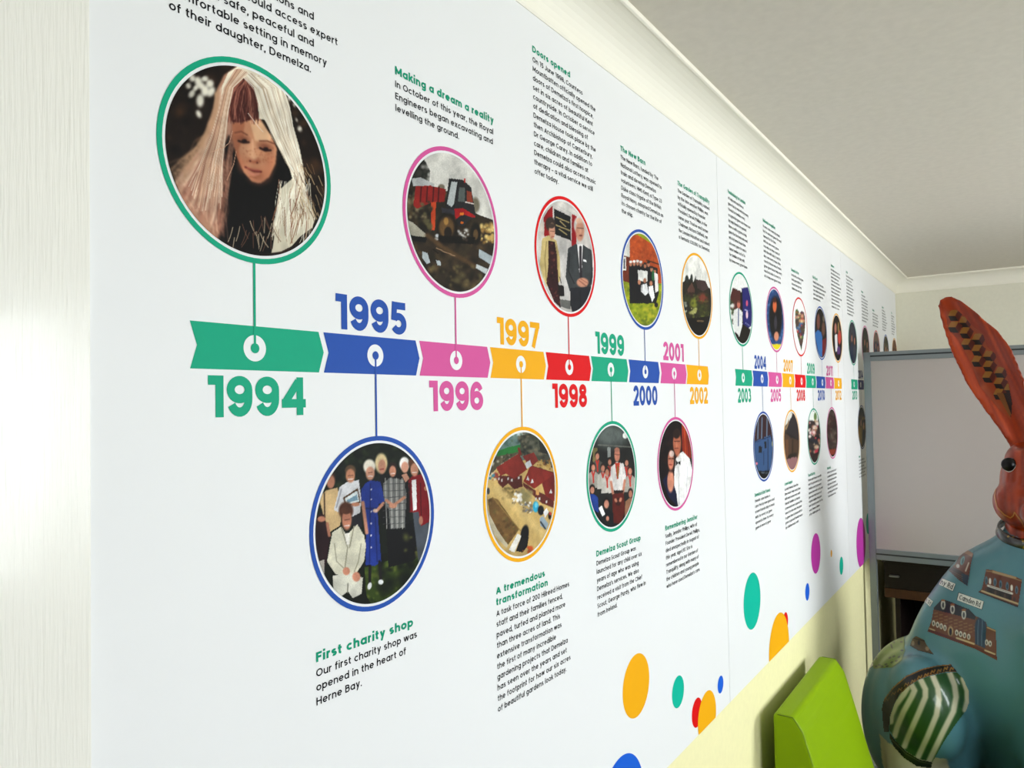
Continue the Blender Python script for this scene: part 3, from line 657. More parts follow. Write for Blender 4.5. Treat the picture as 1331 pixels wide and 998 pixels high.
def pic_shop(p):
    p.fill((24, 30, 21))
    p.blot((60, 90, 680, 420), 160, 16, [(34, 44, 28), (16, 20, 15), (46, 58, 34), (22, 28, 20)], .6)
    p.poly([(60, 720), (680, 600), (680, 960), (60, 960)], (20, 24, 14)); gr = [(320, 720), (600, 640), (640, 640), (520, 830), (360, 910), (330, 860)]
    p.poly(gr, (58, 76, 24)); p.blot((320, 640, 640, 910), 120, 12, [(84, 100, 34), (40, 56, 18), (100, 112, 44)], .6, gr); p.blot((400, 700, 600, 860), 16, 34, [(16, 22, 10)], .6)
    p.poly([(428, 500), (590, 480), (600, 650), (560, 690), (440, 720)], (17, 17, 19)); p.poly([(395, 250), (540, 255), (545, 500), (400, 500)], (22, 22, 24)); p.blot((520, 560, 590, 680), 8, 14, [(96, 100, 50)], .5)
    # woman, left
    p.poly([(74, 470), (130, 430), (150, 560), (130, 700), (110, 760), (72, 640)], (46, 26, 30)); p.poly([(92, 370), (130, 335), (185, 322), (205, 400), (200, 510), (150, 540), (120, 470)], (200, 172, 128)); p.line([(120, 350), (122, 470)], 7, (60, 40, 34))
    p.ell(150, 275, 26, 38, (64, 42, 34)); p.ell(152, 292, 20, 34, (188, 132, 106)); p.ell(106, 478, 20, 14, (180, 124, 100)); p.line([(135, 500), (145, 560)], 14, (176, 122, 98)); p.poly([(92, 690), (120, 680), (120, 780), (105, 740)], (176, 170, 160))
    # man with picture
    p.poly([(196, 318), (236, 292), (292, 284), (304, 380), (296, 480), (200, 450), (168, 432)], (206, 206, 208)); p.line([(205, 330), (180, 420)], 8, (160, 160, 164)); p.poly([(250, 470), (310, 440), (310, 520), (260, 510)], (40, 40, 46))
    p.ell(250, 236, 27, 28, (96, 76, 56)); p.ell(250, 262, 23, 34, (190, 134, 104)); p.line([(238, 262), (264, 260)], 4, (110, 72, 58)); p.line([(240, 280), (262, 278)], 5, (232, 214, 204))
    p.poly([(212, 372), (288, 322), (302, 396), (228, 416)], (92, 66, 40)); p.poly([(222, 376), (284, 336), (294, 390), (234, 406)], (206, 214, 214)); p.poly([(232, 384), (282, 356), (288, 384), (238, 398)], (120, 150, 166)); p.ell(275, 405, 22, 10, (186, 130, 102))
    # blonde, behind
    p.ell(404, 200, 31, 50, (216, 196, 152)); p.ell(408, 216, 19, 36, (200, 146, 120)); p.line([(398, 230), (416, 228)], 5, (150, 70, 66))
    # blue dress
    p.poly([(304, 330), (325, 300), (350, 286), (400, 292), (420, 380), (416, 404), (392, 400), (386, 450), (404, 690), (372, 712), (326, 706), (328, 560), (322, 440), (304, 392)], (36, 60, 140)); p.line([(350, 300), (346, 700)], 6, (24, 42, 104)); p.line([(375, 470), (384, 690)], 7, (26, 46, 112)); p.line([(328, 425), (390, 425)], 8, (24, 40, 98))
    for y in (330, 380, 440, 500, 560, 620): p.ell(354, y, 3.5, 4, (210, 210, 220))
    p.ell(345, 216, 30, 36, (226, 220, 204)); p.ell(349, 250, 22, 34, (204, 152, 126)); p.line([(340, 264), (360, 264)], 5, (232, 220, 212)); p.line([(338, 246), (360, 246)], 4, (120, 76, 62)); p.line([(312, 396), (322, 470), (332, 546)], 17, (196, 142, 116)); p.line([(414, 400), (380, 438)], 15, (196, 142, 116)); p.ell(374, 436, 12, 9, (220, 190, 170))
    p.line([(348, 712), (346, 800)], 14, (28, 24, 26)); p.line([(396, 690), (402, 780)], 14, (28, 24, 26)); p.ell(346, 812, 10, 18, (224, 226, 226), 15); p.ell(402, 792, 13, 12, (224, 226, 226))
    # checked blouse
    p.poly([(414, 300), (448, 272), (516, 282), (530, 350), (522, 520), (452, 526), (440, 430), (418, 380)], (128, 128, 124))
    for k in range(8): p.line([(424 + k * 14, 275), (432 + k * 13, 525)], 4, (66, 68, 70) if k % 2 else (192, 190, 184), .7)
    for k in range(7): p.line([(414, 305 + k * 33), (526, 300 + k * 33)], 4, (70, 72, 74), .6)
    p.ell(460, 222, 22, 28, (46, 34, 30)); p.ell(461, 240, 17, 28, (196, 140, 114)); p.line([(452, 252), (470, 251)], 4, (236, 222, 214)); p.line([(430, 385), (462, 410)], 14, (192, 138, 112)); p.line([(520, 370), (462, 412)], 14, (192, 138, 112)); p.ell(462, 412, 20, 12, (196, 142, 116))
    # white hair
    p.ell(520, 202, 25, 34, (236, 232, 226)); p.ell(522, 220, 18, 28, (206, 154, 130)); p.poly([(505, 258), (530, 250), (545, 275), (525, 295)], (196, 148, 124))
    # red jacket
    p.poly([(560, 430), (640, 440), (648, 560), (620, 640), (590, 690), (575, 560)], (78, 84, 92)); p.poly([(540, 285), (562, 260), (612, 254), (640, 330), (650, 420), (646, 490), (604, 514), (590, 440), (546, 446)], (132, 22, 32)); p.line([(600, 300), (604, 500)], 5, (84, 12, 20))
    p.poly([(556, 285), (578, 280), (582, 430), (562, 438)], (228, 226, 224)); p.ell(568, 200, 29, 30, (98, 62, 42)); p.ell(570, 232, 20, 33, (200, 146, 120)); p.line([(560, 246), (580, 245)], 4, (236, 222, 214)); p.ell(602, 485, 10, 22, (176, 122, 100)); p.ell(628, 325, 10, 12, (190, 134, 108)); p.line([(546, 300), (546, 440)], 7, (60, 14, 18))
    # kneeling woman
    p.poly([(160, 545), (205, 516), (230, 560), (284, 504), (318, 560), (328, 610), (318, 690), (270, 762), (176, 752), (134, 690), (150, 600)], (206, 202, 182)); p.poly([(162, 762), (240, 742), (312, 772), (306, 850), (262, 872), (238, 838), (206, 862), (166, 830)], (206, 204, 190)); p.line([(205, 520), (236, 620), (220, 740)], 6, (150, 146, 126)); p.line([(268, 515), (246, 620)], 6, (150, 146, 126)); p.line([(170, 600), (182, 690), (230, 735)], 6, (160, 156, 136)); p.line([(304, 600), (290, 690), (270, 740)], 6, (160, 156, 136)); p.poly([(222, 552), (248, 548), (244, 606), (232, 604)], (230, 226, 216))
    p.ell(228, 436, 36, 44, (84, 50, 36)); p.ell(232, 482, 24, 50, (196, 134, 108)); p.ell(228, 436, 26, 18, (92, 56, 40)); p.line([(222, 512), (244, 510)], 6, (226, 206, 198)); p.line([(220, 482), (246, 480)], 4, (100, 60, 48)); p.ell(230, 738, 18, 20, (192, 134, 110)); p.ell(280, 766, 20, 24, (192, 134, 110)); p.line([(238, 800), (236, 845)], 6, (120, 118, 104)); p.grain(.05)

def pic_aerial(p):
    p.fill((196, 168, 108))
    p.poly([(80, 60), (600, 60), (600, 180), (80, 240)], (186, 196, 196)); p.poly([(80, 150), (600, 110), (600, 280), (80, 300)], (92, 116, 112), .9); p.blot((200, 120, 520, 200), 50, 12, [(70, 96, 86), (110, 130, 122), (84, 104, 84)], .6)
    p.poly([(170, 235), (250, 205), (335, 188), (335, 240), (180, 270)], (44, 118, 56)); p.poly([(330, 130), (420, 110), (540, 200), (560, 330), (330, 250)], (76, 78, 66)); p.blot((320, 110, 540, 260), 110, 11, [(40, 46, 40), (96, 96, 82), (60, 62, 50), (120, 112, 90)], .6)
    p.poly([(450, 160), (560, 200), (560, 260), (460, 240)], (44, 46, 40)); p.poly([(150, 270), (330, 235), (360, 250), (190, 330), (120, 400)], (86, 80, 62)); p.blot((140, 250, 330, 320), 50, 9, [(60, 56, 44), (186, 180, 160), (110, 100, 76)], .7); p.blot((440, 270, 550, 350), 40, 9, [(186, 150, 80), (110, 76, 48), (150, 110, 60), (70, 48, 36)], .7)
    p.poly([(180, 390), (340, 390), (345, 460), (290, 480), (250, 440), (215, 470), (185, 440)], (92, 38, 32)); p.poly([(345, 430), (420, 480), (548, 540), (545, 600), (470, 570), (350, 460)], (96, 42, 34))
    p.poly([(172, 338), (318, 246), (372, 350), (292, 412), (236, 378), (200, 392)], (134, 46, 36)); p.poly([(344, 264), (418, 238), (446, 292), (412, 326), (372, 306)], (128, 48, 40)); p.poly([(396, 324), (552, 372), (552, 556), (492, 520), (470, 440), (420, 476), (348, 428)], (138, 46, 36)); p.poly([(470, 440), (548, 378), (548, 550), (492, 520)], (120, 38, 32)); p.line([(318, 246), (372, 350)], 5, (96, 34, 28)); p.line([(396, 324), (552, 372)], 5, (100, 36, 30)); p.line([(320, 215), (330, 250)], 16, (124, 46, 36))
    p.poly([(360, 310), (392, 290), (405, 325), (372, 345)], (196, 202, 204))
    for x, y in [(378, 405), (407, 422), (528, 490)]: p.poly([(x - 10, y + 14), (x, y - 14), (x + 10, y + 14)], (206, 206, 206))
    for x, y in [(210, 420), (250, 410), (275, 420), (320, 405), (190, 410), (430, 540), (455, 540), (500, 560)]: p.rect(x - 5, y - 8, x + 5, y + 8, (196, 190, 184))
    p.rect(430, 480, 452, 515, (196, 150, 90)); p.blot((340, 470, 410, 560), 14, 20, [(150, 140, 96)], .6); p.blot((215, 470, 290, 540), 40, 8, [(110, 96, 56), (150, 130, 80)], .6)
    bed = [(118, 545), (150, 530), (185, 545), (322, 740), (250, 840), (180, 740), (130, 640)]
    p.poly(bed, (116, 88, 50)); p.blot((118, 530, 322, 840), 90, 12, [(90, 66, 36), (136, 108, 62), (104, 92, 50)], .6, bed); p.line([(150, 530), (330, 745)], 6, (150, 122, 70)); p.poly([(110, 600), (130, 640), (180, 740), (250, 840), (240, 860), (110, 720)], (186, 176, 150)); p.line([(180, 480), (400, 690), (470, 760)], 60, (206, 180, 122), .5)
    p.blot((280, 490, 345, 580), 26, 8, [(236, 234, 228), (130, 116, 90), (216, 210, 200)], .9); p.blot((345, 560, 402, 630), 24, 8, [(236, 234, 228), (130, 116, 90), (120, 124, 130)], .9); p.ell(430, 592, 19, 36, (44, 156, 190)); p.ell(432, 580, 10, 18, (110, 196, 214)); p.ell(463, 615, 20, 32, (24, 24, 28)); p.poly([(480, 625), (500, 600), (514, 625), (490, 665)], (222, 222, 222)); p.poly([(455, 668), (475, 650), (512, 700), (498, 742), (460, 715)], (150, 166, 176)); p.line([(462, 690), (492, 735)], 10, (40, 50, 60)); p.ell(520, 650, 10, 24, (30, 26, 26)); p.ell(524, 636, 8, 10, (200, 70, 60)); p.blot((130, 370, 185, 420), 20, 8, [(140, 60, 48), (200, 192, 176), (60, 120, 140)], .8); p.ell(122, 490, 10, 22, (70, 70, 70))
    p.ell(358, 770, 26, 60, (18, 18, 20), 8); p.poly([(300, 880), (330, 800), (385, 790), (375, 850), (345, 888)], (30, 28, 28)); p.poly([(255, 872), (312, 765), (336, 782), (290, 888)], (226, 224, 216)); p.blot((345, 850, 400, 890), 12, 10, [(200, 90, 40), (150, 80, 40)], .8); p.grain(.05)

def pic_scouts(p):
    p.fill((34, 36, 34)); p.ell(915, 130, 110, 75, (98, 106, 102), soft=.5); p.ell(1010, 130, 16, 20, (226, 226, 220)); p.line([(835, 190), (1060, 205)], 8, (110, 112, 104)); p.rect(895, 205, 916, 270, (150, 154, 150)); p.rect(800, 210, 830, 300, (120, 110, 70))
    GREY = (164, 160, 150)
    for x, y, h, t in [(830, 262, 24, (84, 82, 76)), (910, 300, 22, (96, 92, 86)), (1020, 305, 22, (90, 86, 80)), (803, 335, 24, GREY), (866, 340, 25, (186, 182, 172)), (1042, 358, 25, GREY), (893, 365, 25, (188, 184, 176))]:
        p.figure(x, y, h, (46, 34, 28), (196, 136, 112), t, .8)
        p.line([(x - 8, y + 30), (x, y + 60), (x + 2, y + 100)], 9, (190, 52, 40)); p.line([(x + 8, y + 30), (x, y + 60)], 8, (190, 52, 40))
    p.poly([(918, 335), (955, 302), (1000, 312), (1016, 392), (1000, 486), (936, 492), (912, 440)], (218, 214, 210)); p.ell(958, 255, 18, 46, (200, 134, 110)); p.ell(957, 222, 17, 14, (176, 120, 100)); p.line([(944, 252), (972, 254)], 5, (90, 60, 52)); p.poly([(944, 305), (976, 308), (966, 410), (956, 410)], (196, 66, 44)); p.line([(962, 330), (964, 400)], 6, (120, 130, 60)); p.line([(918, 430), (930, 500), (950, 550)], 15, (196, 134, 110)); p.line([(1008, 420), (998, 490), (982, 545)], 15, (196, 134, 110))
    p.poly([(928, 510), (1000, 500), (1010, 620), (980, 704), (930, 694)], (96, 32, 24)); p.rect(936, 484, 1000, 500, (40, 26, 22)); p.ell(965, 560, 18, 26, (60, 24, 20)); p.line([(948, 545), (952, 555)], 16, (196, 134, 110)); p.line([(982, 540), (978, 552)], 16, (196, 134, 110))
    p.figure(797, 480, 27, (34, 26, 22), (196, 138, 114), (34, 66, 140), .8); p.figure(1045, 505, 28, (40, 28, 24), (190, 128, 104), (150, 110, 84), .7); p.figure(889, 570, 32, (28, 20, 18), (200, 142, 120), (26, 26, 30), .8); p.poly([(838, 600), (858, 582), (880, 640), (862, 655)], (230, 230, 228)); p.ell(896, 668, 10, 16, (196, 138, 116)); p.poly([(790, 600), (850, 640), (850, 690), (800, 650)], (20, 20, 24)); p.grain(.06)

def pic_dinner(p):
    p.fill((24, 12, 13)); p.poly([(176, 110), (215, 160), (226, 290), (180, 280)], (150, 48, 22)); p.line([(190, 140), (196, 280)], 6, (190, 76, 30)); p.line([(206, 150), (212, 280)], 4, (96, 26, 14)); p.blot((70, 150, 130, 330), 20, 12, [(40, 22, 20), (14, 8, 9)], .6)
    p.poly([(142, 300), (160, 270), (182, 256), (216, 292), (232, 370), (206, 480), (160, 535), (138, 420)], (236, 235, 232)); p.line([(160, 330), (164, 520)], 3, (190, 190, 192)); p.line([(205, 330), (200, 460)], 3, (206, 206, 208)); p.ell(153, 215, 20, 66, (196, 116, 86)); p.ell(150, 168, 18, 24, (50, 32, 26)); p.line([(140, 205), (166, 205)], 5, (80, 44, 36)); p.ell(150, 222, 5, 14, (214, 138, 106)); p.line([(142, 240), (158, 240)], 5, (130, 60, 52)); p.poly([(147, 300), (157, 310), (170, 302), (170, 325), (158, 315), (147, 328)], (16, 14, 16))
    p.poly([(82, 400), (102, 372), (130, 400), (152, 470), (154, 530), (110, 480)], (22, 26, 58)); p.ell(121, 405, 17, 55, (206, 142, 116)); p.ell(124, 300, 22, 58, (44, 24, 20)); p.ell(122, 300, 15, 48, (208, 134, 108)); p.ell(126, 268, 12, 16, (230, 206, 196)); p.line([(112, 292), (134, 292)], 5, (60, 30, 28)); p.line([(114, 322), (128, 322)], 5, (150, 50, 46)); p.grain(.05)

def pic_launch(p):
    p.fill((238, 238, 234)); p.poly([(60, 380), (95, 258), (180, 300), (190, 480), (60, 480)], (86, 42, 38)); p.blot((70, 380, 110, 640), 22, 14, [(70, 84, 50), (226, 226, 220), (40, 44, 30)], .8); p.poly([(180, 265), (252, 252), (300, 420), (282, 640), (232, 680), (190, 630)], (36, 36, 112)); p.poly([(170, 300), (190, 300), (200, 620), (175, 620)], (30, 26, 26))
    p.poly([(100, 720), (195, 620), (290, 690), (260, 800), (200, 830), (130, 780)], (32, 26, 18)); p.poly([(104, 490), (150, 458), (192, 505), (188, 640), (160, 748), (118, 700), (98, 600)], (226, 226, 222)); p.line([(152, 470), (150, 640)], 9, (60, 80, 130)); p.ell(153, 428, 16, 38, (196, 116, 98)); p.ell(153, 400, 14, 14, (120, 70, 60)); p.ell(236, 415, 10, 30, (214, 96, 126)); p.ell(236, 530, 11, 40, (226, 196, 206)); p.line([(215, 480), (262, 490)], 7, (170, 174, 210)); p.line([(220, 610), (262, 640)], 5, (140, 146, 190)); p.grain(.05)

def pic_medal(p):
    p.fill((44, 80, 134)); p.blot((430, 280, 610, 840), 60, 14, [(90, 130, 176), (30, 58, 108)], .6); p.ell(522, 560, 64, 212, (18, 16, 20)); p.ell(513, 440, 19, 66, (214, 112, 66)); p.ell(512, 385, 18, 26, (80, 40, 28)); p.ell(522, 610, 14, 70, (62, 60, 70)); p.ell(530, 745, 24, 46, (214, 146, 116)); p.poly([(470, 825), (600, 825), (560, 890), (500, 880)], (236, 218, 30))

def pic_heart(p):
    p.fill((242, 242, 240)); h = [(124, 360), (132, 270), (152, 246), (180, 300), (212, 272), (240, 300), (252, 400), (246, 520), (204, 764), (160, 600), (132, 470)]
    p.poly(h, (90, 70, 60)); p.blot((120, 240, 255, 770), 90, 16, [(190, 60, 60), (60, 100, 150), (220, 200, 150), (30, 30, 40), (90, 130, 70), (200, 150, 120), (90, 40, 80)], .8, h)

def pic_pair(p):
    p.fill((30, 26, 24)); p.poly([(370, 560), (400, 515), (445, 530), (462, 600), (462, 860), (420, 820)], (62, 122, 188)); p.ell(414, 410, 20, 100, (126, 76, 64)); p.ell(476, 500, 20, 90, (112, 76, 62)); p.poly([(462, 640), (515, 600), (515, 760), (462, 850)], (122, 30, 36)); p.ell(480, 370, 14, 40, (120, 108, 92))

def pic_award(p):
    p.fill((30, 22, 20)); p.ell(626, 490, 14, 66, (176, 116, 100)); p.poly([(615, 570), (645, 570), (655, 770), (625, 780)], (226, 222, 222)); p.ell(675, 600, 22, 90, (196, 74, 62)); p.ell(662, 480, 10, 70, (150, 120, 70)); p.ell(665, 770, 20, 60, (96, 60, 120)); p.ell(665, 850, 24, 40, (24, 16, 14))

def pic_shopfront(p):
    p.fill((28, 26, 30)); p.poly([(130, 430), (200, 130), (320, 130), (360, 380), (140, 450)], (62, 38, 42))
    for x in (185, 230, 290): p.line([(x, 160), (x - 5, 410)], 14, (110, 130, 150), .8)
    p.poly([(140, 440), (330, 365), (355, 500), (330, 810), (190, 800), (140, 600)], (60, 92, 134)); p.rect(190, 500, 230, 580, (30, 34, 40)); p.poly([(255, 450), (280, 440), (285, 520), (262, 530)], (24, 30, 38)); p.line([(300, 420), (300, 780)], 10, (34, 50, 76)); p.line([(150, 450), (330, 380)], 10, (30, 44, 70)); p.line([(250, 560), (250, 720)], 10, (40, 62, 94)); p.poly([(170, 790), (330, 780), (290, 890), (230, 890)], (14, 14, 16)); p.line([(220, 810), (300, 815)], 9, (96, 110, 120)); p.ell(166, 702, 14, 14, (226, 130, 150)); p.ell(350, 470, 8, 30, (150, 150, 120))

def pic_barn(p):
    p.fill((84, 62, 46)); p.poly([(480, 90), (590, 100), (570, 180), (500, 260), (480, 300)], (226, 224, 216)); p.poly([(560, 180), (600, 120), (670, 300), (660, 420), (560, 400), (510, 320)], (50, 44, 46)); p.poly([(500, 300), (545, 180), (555, 200), (520, 300)], (160, 134, 100)); p.line([(510, 340), (650, 420)], 14, (30, 24, 20)); p.poly([(500, 420), (540, 410), (540, 640), (510, 640)], (110, 76, 52)); p.line([(590, 420), (590, 620)], 18, (56, 42, 30)); p.poly([(520, 650), (600, 610), (650, 640), (640, 800), (540, 800)], (152, 110, 110)); p.poly([(540, 600), (640, 570), (640, 620), (530, 650)], (40, 32, 26))

def pic_crowd(p):
    p.fill((60, 50, 48)); p.poly([(760, 80), (880, 80), (890, 200), (770, 190)], (236, 238, 232)); p.ell(858, 150, 18, 50, (110, 140, 80), op=.8); p.blot((770, 190, 920, 700), 90, 17, [(200, 60, 80), (226, 214, 206), (30, 30, 34), (176, 120, 96), (40, 46, 60), (210, 180, 150)], .85); p.poly([(800, 600), (900, 560), (880, 700), (840, 710)], (40, 26, 24), .8)

def pic_stage(p):
    p.fill((62, 44, 38)); p.blot((1000, 80, 1115, 640), 60, 14, [(50, 36, 32), (90, 74, 64), (110, 96, 84), (70, 26, 26)], .7, asp=3); p.poly([(1010, 540), (1100, 530), (1080, 600), (1040, 600)], (150, 60, 36)); p.poly([(1000, 560), (1040, 600), (1100, 590), (1080, 660), (1040, 650)], (26, 20, 18))

def blur_pic(cols, seed):
    def f(p):
        p.fill(cols[0]); p.rng = random.Random(seed)
        x0, x1, y0, y1 = p.a.min(), p.a.max(), p.b.min(), p.b.max()
        p.blot((x0, y0, x1, y1), 50, (y1 - y0) / 12, cols, .8)
        p.figure((x0 + x1) / 2 - (x1 - x0) * .12, y0 + (y1 - y0) * .38, (y1 - y0) * .1, (30, 22, 20), (186, 128, 104), cols[1], (x1 - x0) / (y1 - y0))
        p.figure((x0 + x1) / 2 + (x1 - x0) * .22, y0 + (y1 - y0) * .45, (y1 - y0) * .1, (50, 36, 28), (186, 128, 104), cols[2], (x1 - x0) / (y1 - y0))
    return f

# ------------------------------------------------------------------ the three timeline boards
PZ0, PZ1 = .924, 2.341
BZ0, BZ1 = 1.739, 1.7845
RING0, RING1, PRAD = .0986, .1042, .0955
UPZ, LOZ = 1.9535, 1.5600
EDGES = [(.3155, 1.9045), (1.9065, 3.4865), (3.4885, 5.146)]

def segment(parent, x0, x1, col, last=False):
    zm = (BZ0 + BZ1) / 2
    o = flat('timeline_segment', [(x0, BZ1), (x0 + .0072, zm), (x0, BZ0), (x1, BZ0), (x1 + .0072, zm), (x1, BZ1)], -.0003, INKS[col], parent)
    return o

def entry(parent, year, col, sx0, sx1, cx, up, pic=None, N=40, crop=None, seed=0, low=False, pz=None, label=None):
    """one year of the timeline: arrow segment with its marker, the number, the line and the round photograph."""
    zm = (BZ0 + BZ1) / 2
    s = segment(parent, sx0, sx1, col)
    annulus('marker_ring', cx, zm, .0, .0135, -.0005, BOARD, s, 40)
    annulus('marker_dot', cx, zm, .0, .0052, -.0009, INKS[col], s, 24)
    cz = (UPZ if up else LOZ) if pz is None else pz
    if up: za, zb = zm, cz - RING0 - .002
    else: za, zb = cz + RING0 + .002, zm
    flat('connector_line', [(cx - .0014, za), (cx + .0014, za), (cx + .0014, zb), (cx - .0014, zb)], -.0007, INKS[col], parent)
    V, F = [], []
    yx = sx0 + .0185
    text_geo(V, F, year, yx, 1.692 if up else 1.790, .0586, 1.58, -.0004, .1185, 12 if low else 26, .62)
    link('year_number', mesh('year_number', V, F, INKS[col]), parent)
    if pic is not None:
        ph = photo(parent, cx, cz, PRAD, N, crop, pic, seed, label)
        annulus('photo_ring', cx, cz, RING0, RING1, -.0005, INKS[col], ph)

def caption(parent, x, head, body, up, width, ref=0, n=12, hw=None, z=None):
    """green heading with black text; the blocks above the timeline end on one line, those below start on one line."""
    p = .0154
    if isinstance(head, str): head = [head]
    if up:
        z1 = 2.0755 + (len(body) - 1) * p
        zh = z1 + p + .001
    else:
        zh = 1.4205; z1 = zh - len(head) * (p + .0006)
    if any(head):
        text_part('caption_heading', head, x, zh, .0154, 1.62, HEADINK, parent, p + .001, ref=(0, hw) if hw else None, sx=None if hw else .00140, n=n, gap=.95)
    text_part('caption_text', body, x, z1, .0121, 1.16, INK, parent, p, ref=(ref, width), n=n)

panels = []
PLAB = ['white timeline board covering 1994 to 2002, nearest the glossy door frame',
        'middle white timeline board covering 2003 to 2012, behind the green chair',
        'farthest white timeline board in the room corner, partly hidden by the whiteboard']
for k, (a, b) in enumerate(EDGES):
    t = thing('timeline_board', PLAB[k], 'board', (0, 0, 0), 'printed timeline boards along the wall')
    boxes('board', [((a, 0, PZ0), (b, WY - .001, PZ1))], BOARD, t)
    panels.append(t)
P1, P2, P3 = panels
SEG1 = [(.407, .563), (.570, .724), (.731, .880), (.887, 1.035), (1.042, 1.190), (1.197, 1.344), (1.353, 1.498), (1.508, 1.653), (1.659, 1.801)]
ORDER = ['teal', 'blue', 'pink', 'yellow', 'red', 'teal', 'blue', 'pink', 'yellow']
CA, CB, CC_, CD, CE, CF = (190, 60, .2905), (500, 170, .23047), (680, 240, .2004), (875, 320, .13015), (390, 550, .26042), (610, 540, .2003)
CG, CH_, CI, CJ = (840, 520, .2604), (940, 340, .13023), (1020, 375, .10526), (965, 525, .1102)
Z1 = [('1994', .479, True, pic_girl, 260, CA, 'round photo of a long-haired child looking down'), ('1995', .651, False, pic_shop, 190, CE, 'round photo of a group of people on a lawn'), ('1996', .807, True, pic_tractor, 170, CB, 'round photo of a red tractor on muddy ground'),
      ('1997', .968, False, pic_aerial, 160, CF, 'round aerial photo of red-roofed buildings'), ('1998', 1.118, True, pic_couple, 140, CC_, 'round photo of a couple beside a black plaque'), ('1999', 1.275, False, pic_scouts, 130, CF, 'round photo of a group in neckerchiefs'),
      ('2000', 1.431, True, pic_navy, 110, CC_, 'round photo of people in dark uniforms before a brick wall'), ('2001', 1.585, False, pic_dinner, 110, CG, 'round photo of a man in white jacket and a woman'), ('2002', 1.742, True, pic_garden, 90, CD, 'round photo of a garden below dark roofs')]
for k, (yr, cx, up, pic, N, crop, lab) in enumerate(Z1):
    entry(P1, yr, ORDER[k], *SEG1[k], cx, up, pic, N, crop, k, label=lab)
Z2 = [('2003', True, pic_launch, 60, CH_), ('2004', False, pic_shopfront, 56, CJ), ('2005', True, pic_medal, 50, CH_), ('2007', False, pic_barn, 46, CJ), ('2008', True, pic_heart, 44, CI), ('2009', False, pic_crowd, 44, CJ), ('2010', True, pic_pair, 44, CI), ('2011', False, pic_stage, 40, CJ), ('2012', True, pic_award, 40, CI)]
for k, (yr, up, pic, N, crop) in enumerate(Z2):
    cx = [2.081, 2.262, 2.426, 2.586, 2.739, 2.905, 3.064, 3.218, 3.368][k]
    s0 = 2.012 + .1585 * k
    entry(P2, yr, ORDER[k], s0, s0 + .148, cx, up, pic, N, crop, k, True)
for k in range(9):
    cx = 3.712 + .1660 * k
    s0 = 3.643 + .1625 * k
    cols = [[(40, 34, 34), (30, 44, 70), (60, 62, 74)], [(20, 18, 16), (120, 90, 20), (30, 26, 22)], [(54, 50, 44), (40, 40, 36), (96, 76, 60)], [(50, 44, 40), (70, 60, 56), (30, 30, 34)], [(60, 60, 74), (40, 44, 80), (120, 100, 90)], [(80, 70, 60), (40, 30, 30), (60, 40, 36)], [(96, 90, 74), (120, 104, 80), (60, 60, 40)], [(70, 80, 60), (40, 44, 36), (90, 80, 70)], [(130, 90, 60), (96, 60, 44), (60, 50, 44)]][k]
    entry(P3, str(2013 + k), ['teal', 'navy', 'pink', 'yellow', 'red', 'teal', 'blue', 'pink', 'yellow'][k], s0, s0 + .152, cx, k % 2 == 0, blur_pic(cols, k), 30, (0, 0, 1), k, True)

# captions on the first board (those that can be read, word for word)
caption(P1, .388, [''], ['for children with serious', 'and complex conditions and', 'their families could access expert', 'care in a safe, peaceful and', 'comfortable setting in memory', 'of their daughter, Demelza.'], True, .168, 5, 14)
caption(P1, .6925, 'Making a dream a reality', ['In October of this year, the Royal', 'Engineers began excavating and', 'levelling the ground.'], True, .2105, 1, 14, .2135)
caption(P1, 1.0185, 'Doors opened', ['On 15 June 1998, Countess', 'Mountbatten officially opened the', "doors of Demelza's first hospice,", 'set in six acres of beautiful Kent', 'countryside. In October a service', 'of dedication and blessing of', 'Demelza House took place by the', 'then Archbishop of Canterbury,', 'Dr George Carey. In addition to', 'care, children and families at', 'Demelza could also access music', 'therapy - a vital service we still', 'offer today.'], True, .167, 0, 12, .123)
caption(P1, 1.337, 'The New Barn', ['The New Barn, funded by The', 'National Lottery, was opened to', 'train and develop Demelza', 'volunteers. HMS Kent, a Type 23', 'Duke class frigate of the British', 'Royal Navy, adopted Demelza as', 'its chosen charity for the life of', 'the ship.'], True, .207, 5, 12, .118)
caption(P1, 1.632, 'The Garden of Tranquility', ['The Garden of Tranquility, named', 'by the late Jennifer Phillips, was', 'officially opened by Founder', 'President, Derek Phillips, in the', 'same year. Trustee and former', 'Chairman, Richard Oldfield, ran', 'the London Marathon and raised', 'a fantastic £30,000 for Demelza.'], True, .203, 6, 12, .21)
caption(P1, .5545, 'First charity shop', ['Our first charity shop was', 'opened in the heart of', 'Herne Bay.'], False, .164, 0, 14, .157)
caption(P1, .8915, ['A tremendous', 'transformation'], ['A task force of 200 Hilreed Homes', 'staff and their families fenced,', 'paved, turfed and planted more', 'than three acres of land. This', 'extensive transformation was', 'the first of many incredible', 'gardening projects that Demelza', 'has seen over the years and set', 'the footprint for how our six acres', 'of beautiful gardens look today.'], False, .2115, 0, 12, .135)
caption(P1, 1.202, 'Demelza Scout Group', ['Demelza Scout Group was', 'launched for any child over six', 'years of age who was using', "Demelza's services. We also", 'received a visit from the Chief', 'Scout, George Purdy, who flew in', 'from Ireland.'], False, .207, 5, 12, .188)
caption(P1, 1.5155, 'Remembering Jennifer', ['Sadly, Jennifer Phillips, wife of', 'Founder President Derek Phillips,', 'died unexpectedly in August of', 'this year, aged 61. She is', 'remembered in our Garden of', 'Tranquility, along with many of', 'the children and young people', "who have used Demelza's care."], False, .199, 7, 12, .19)
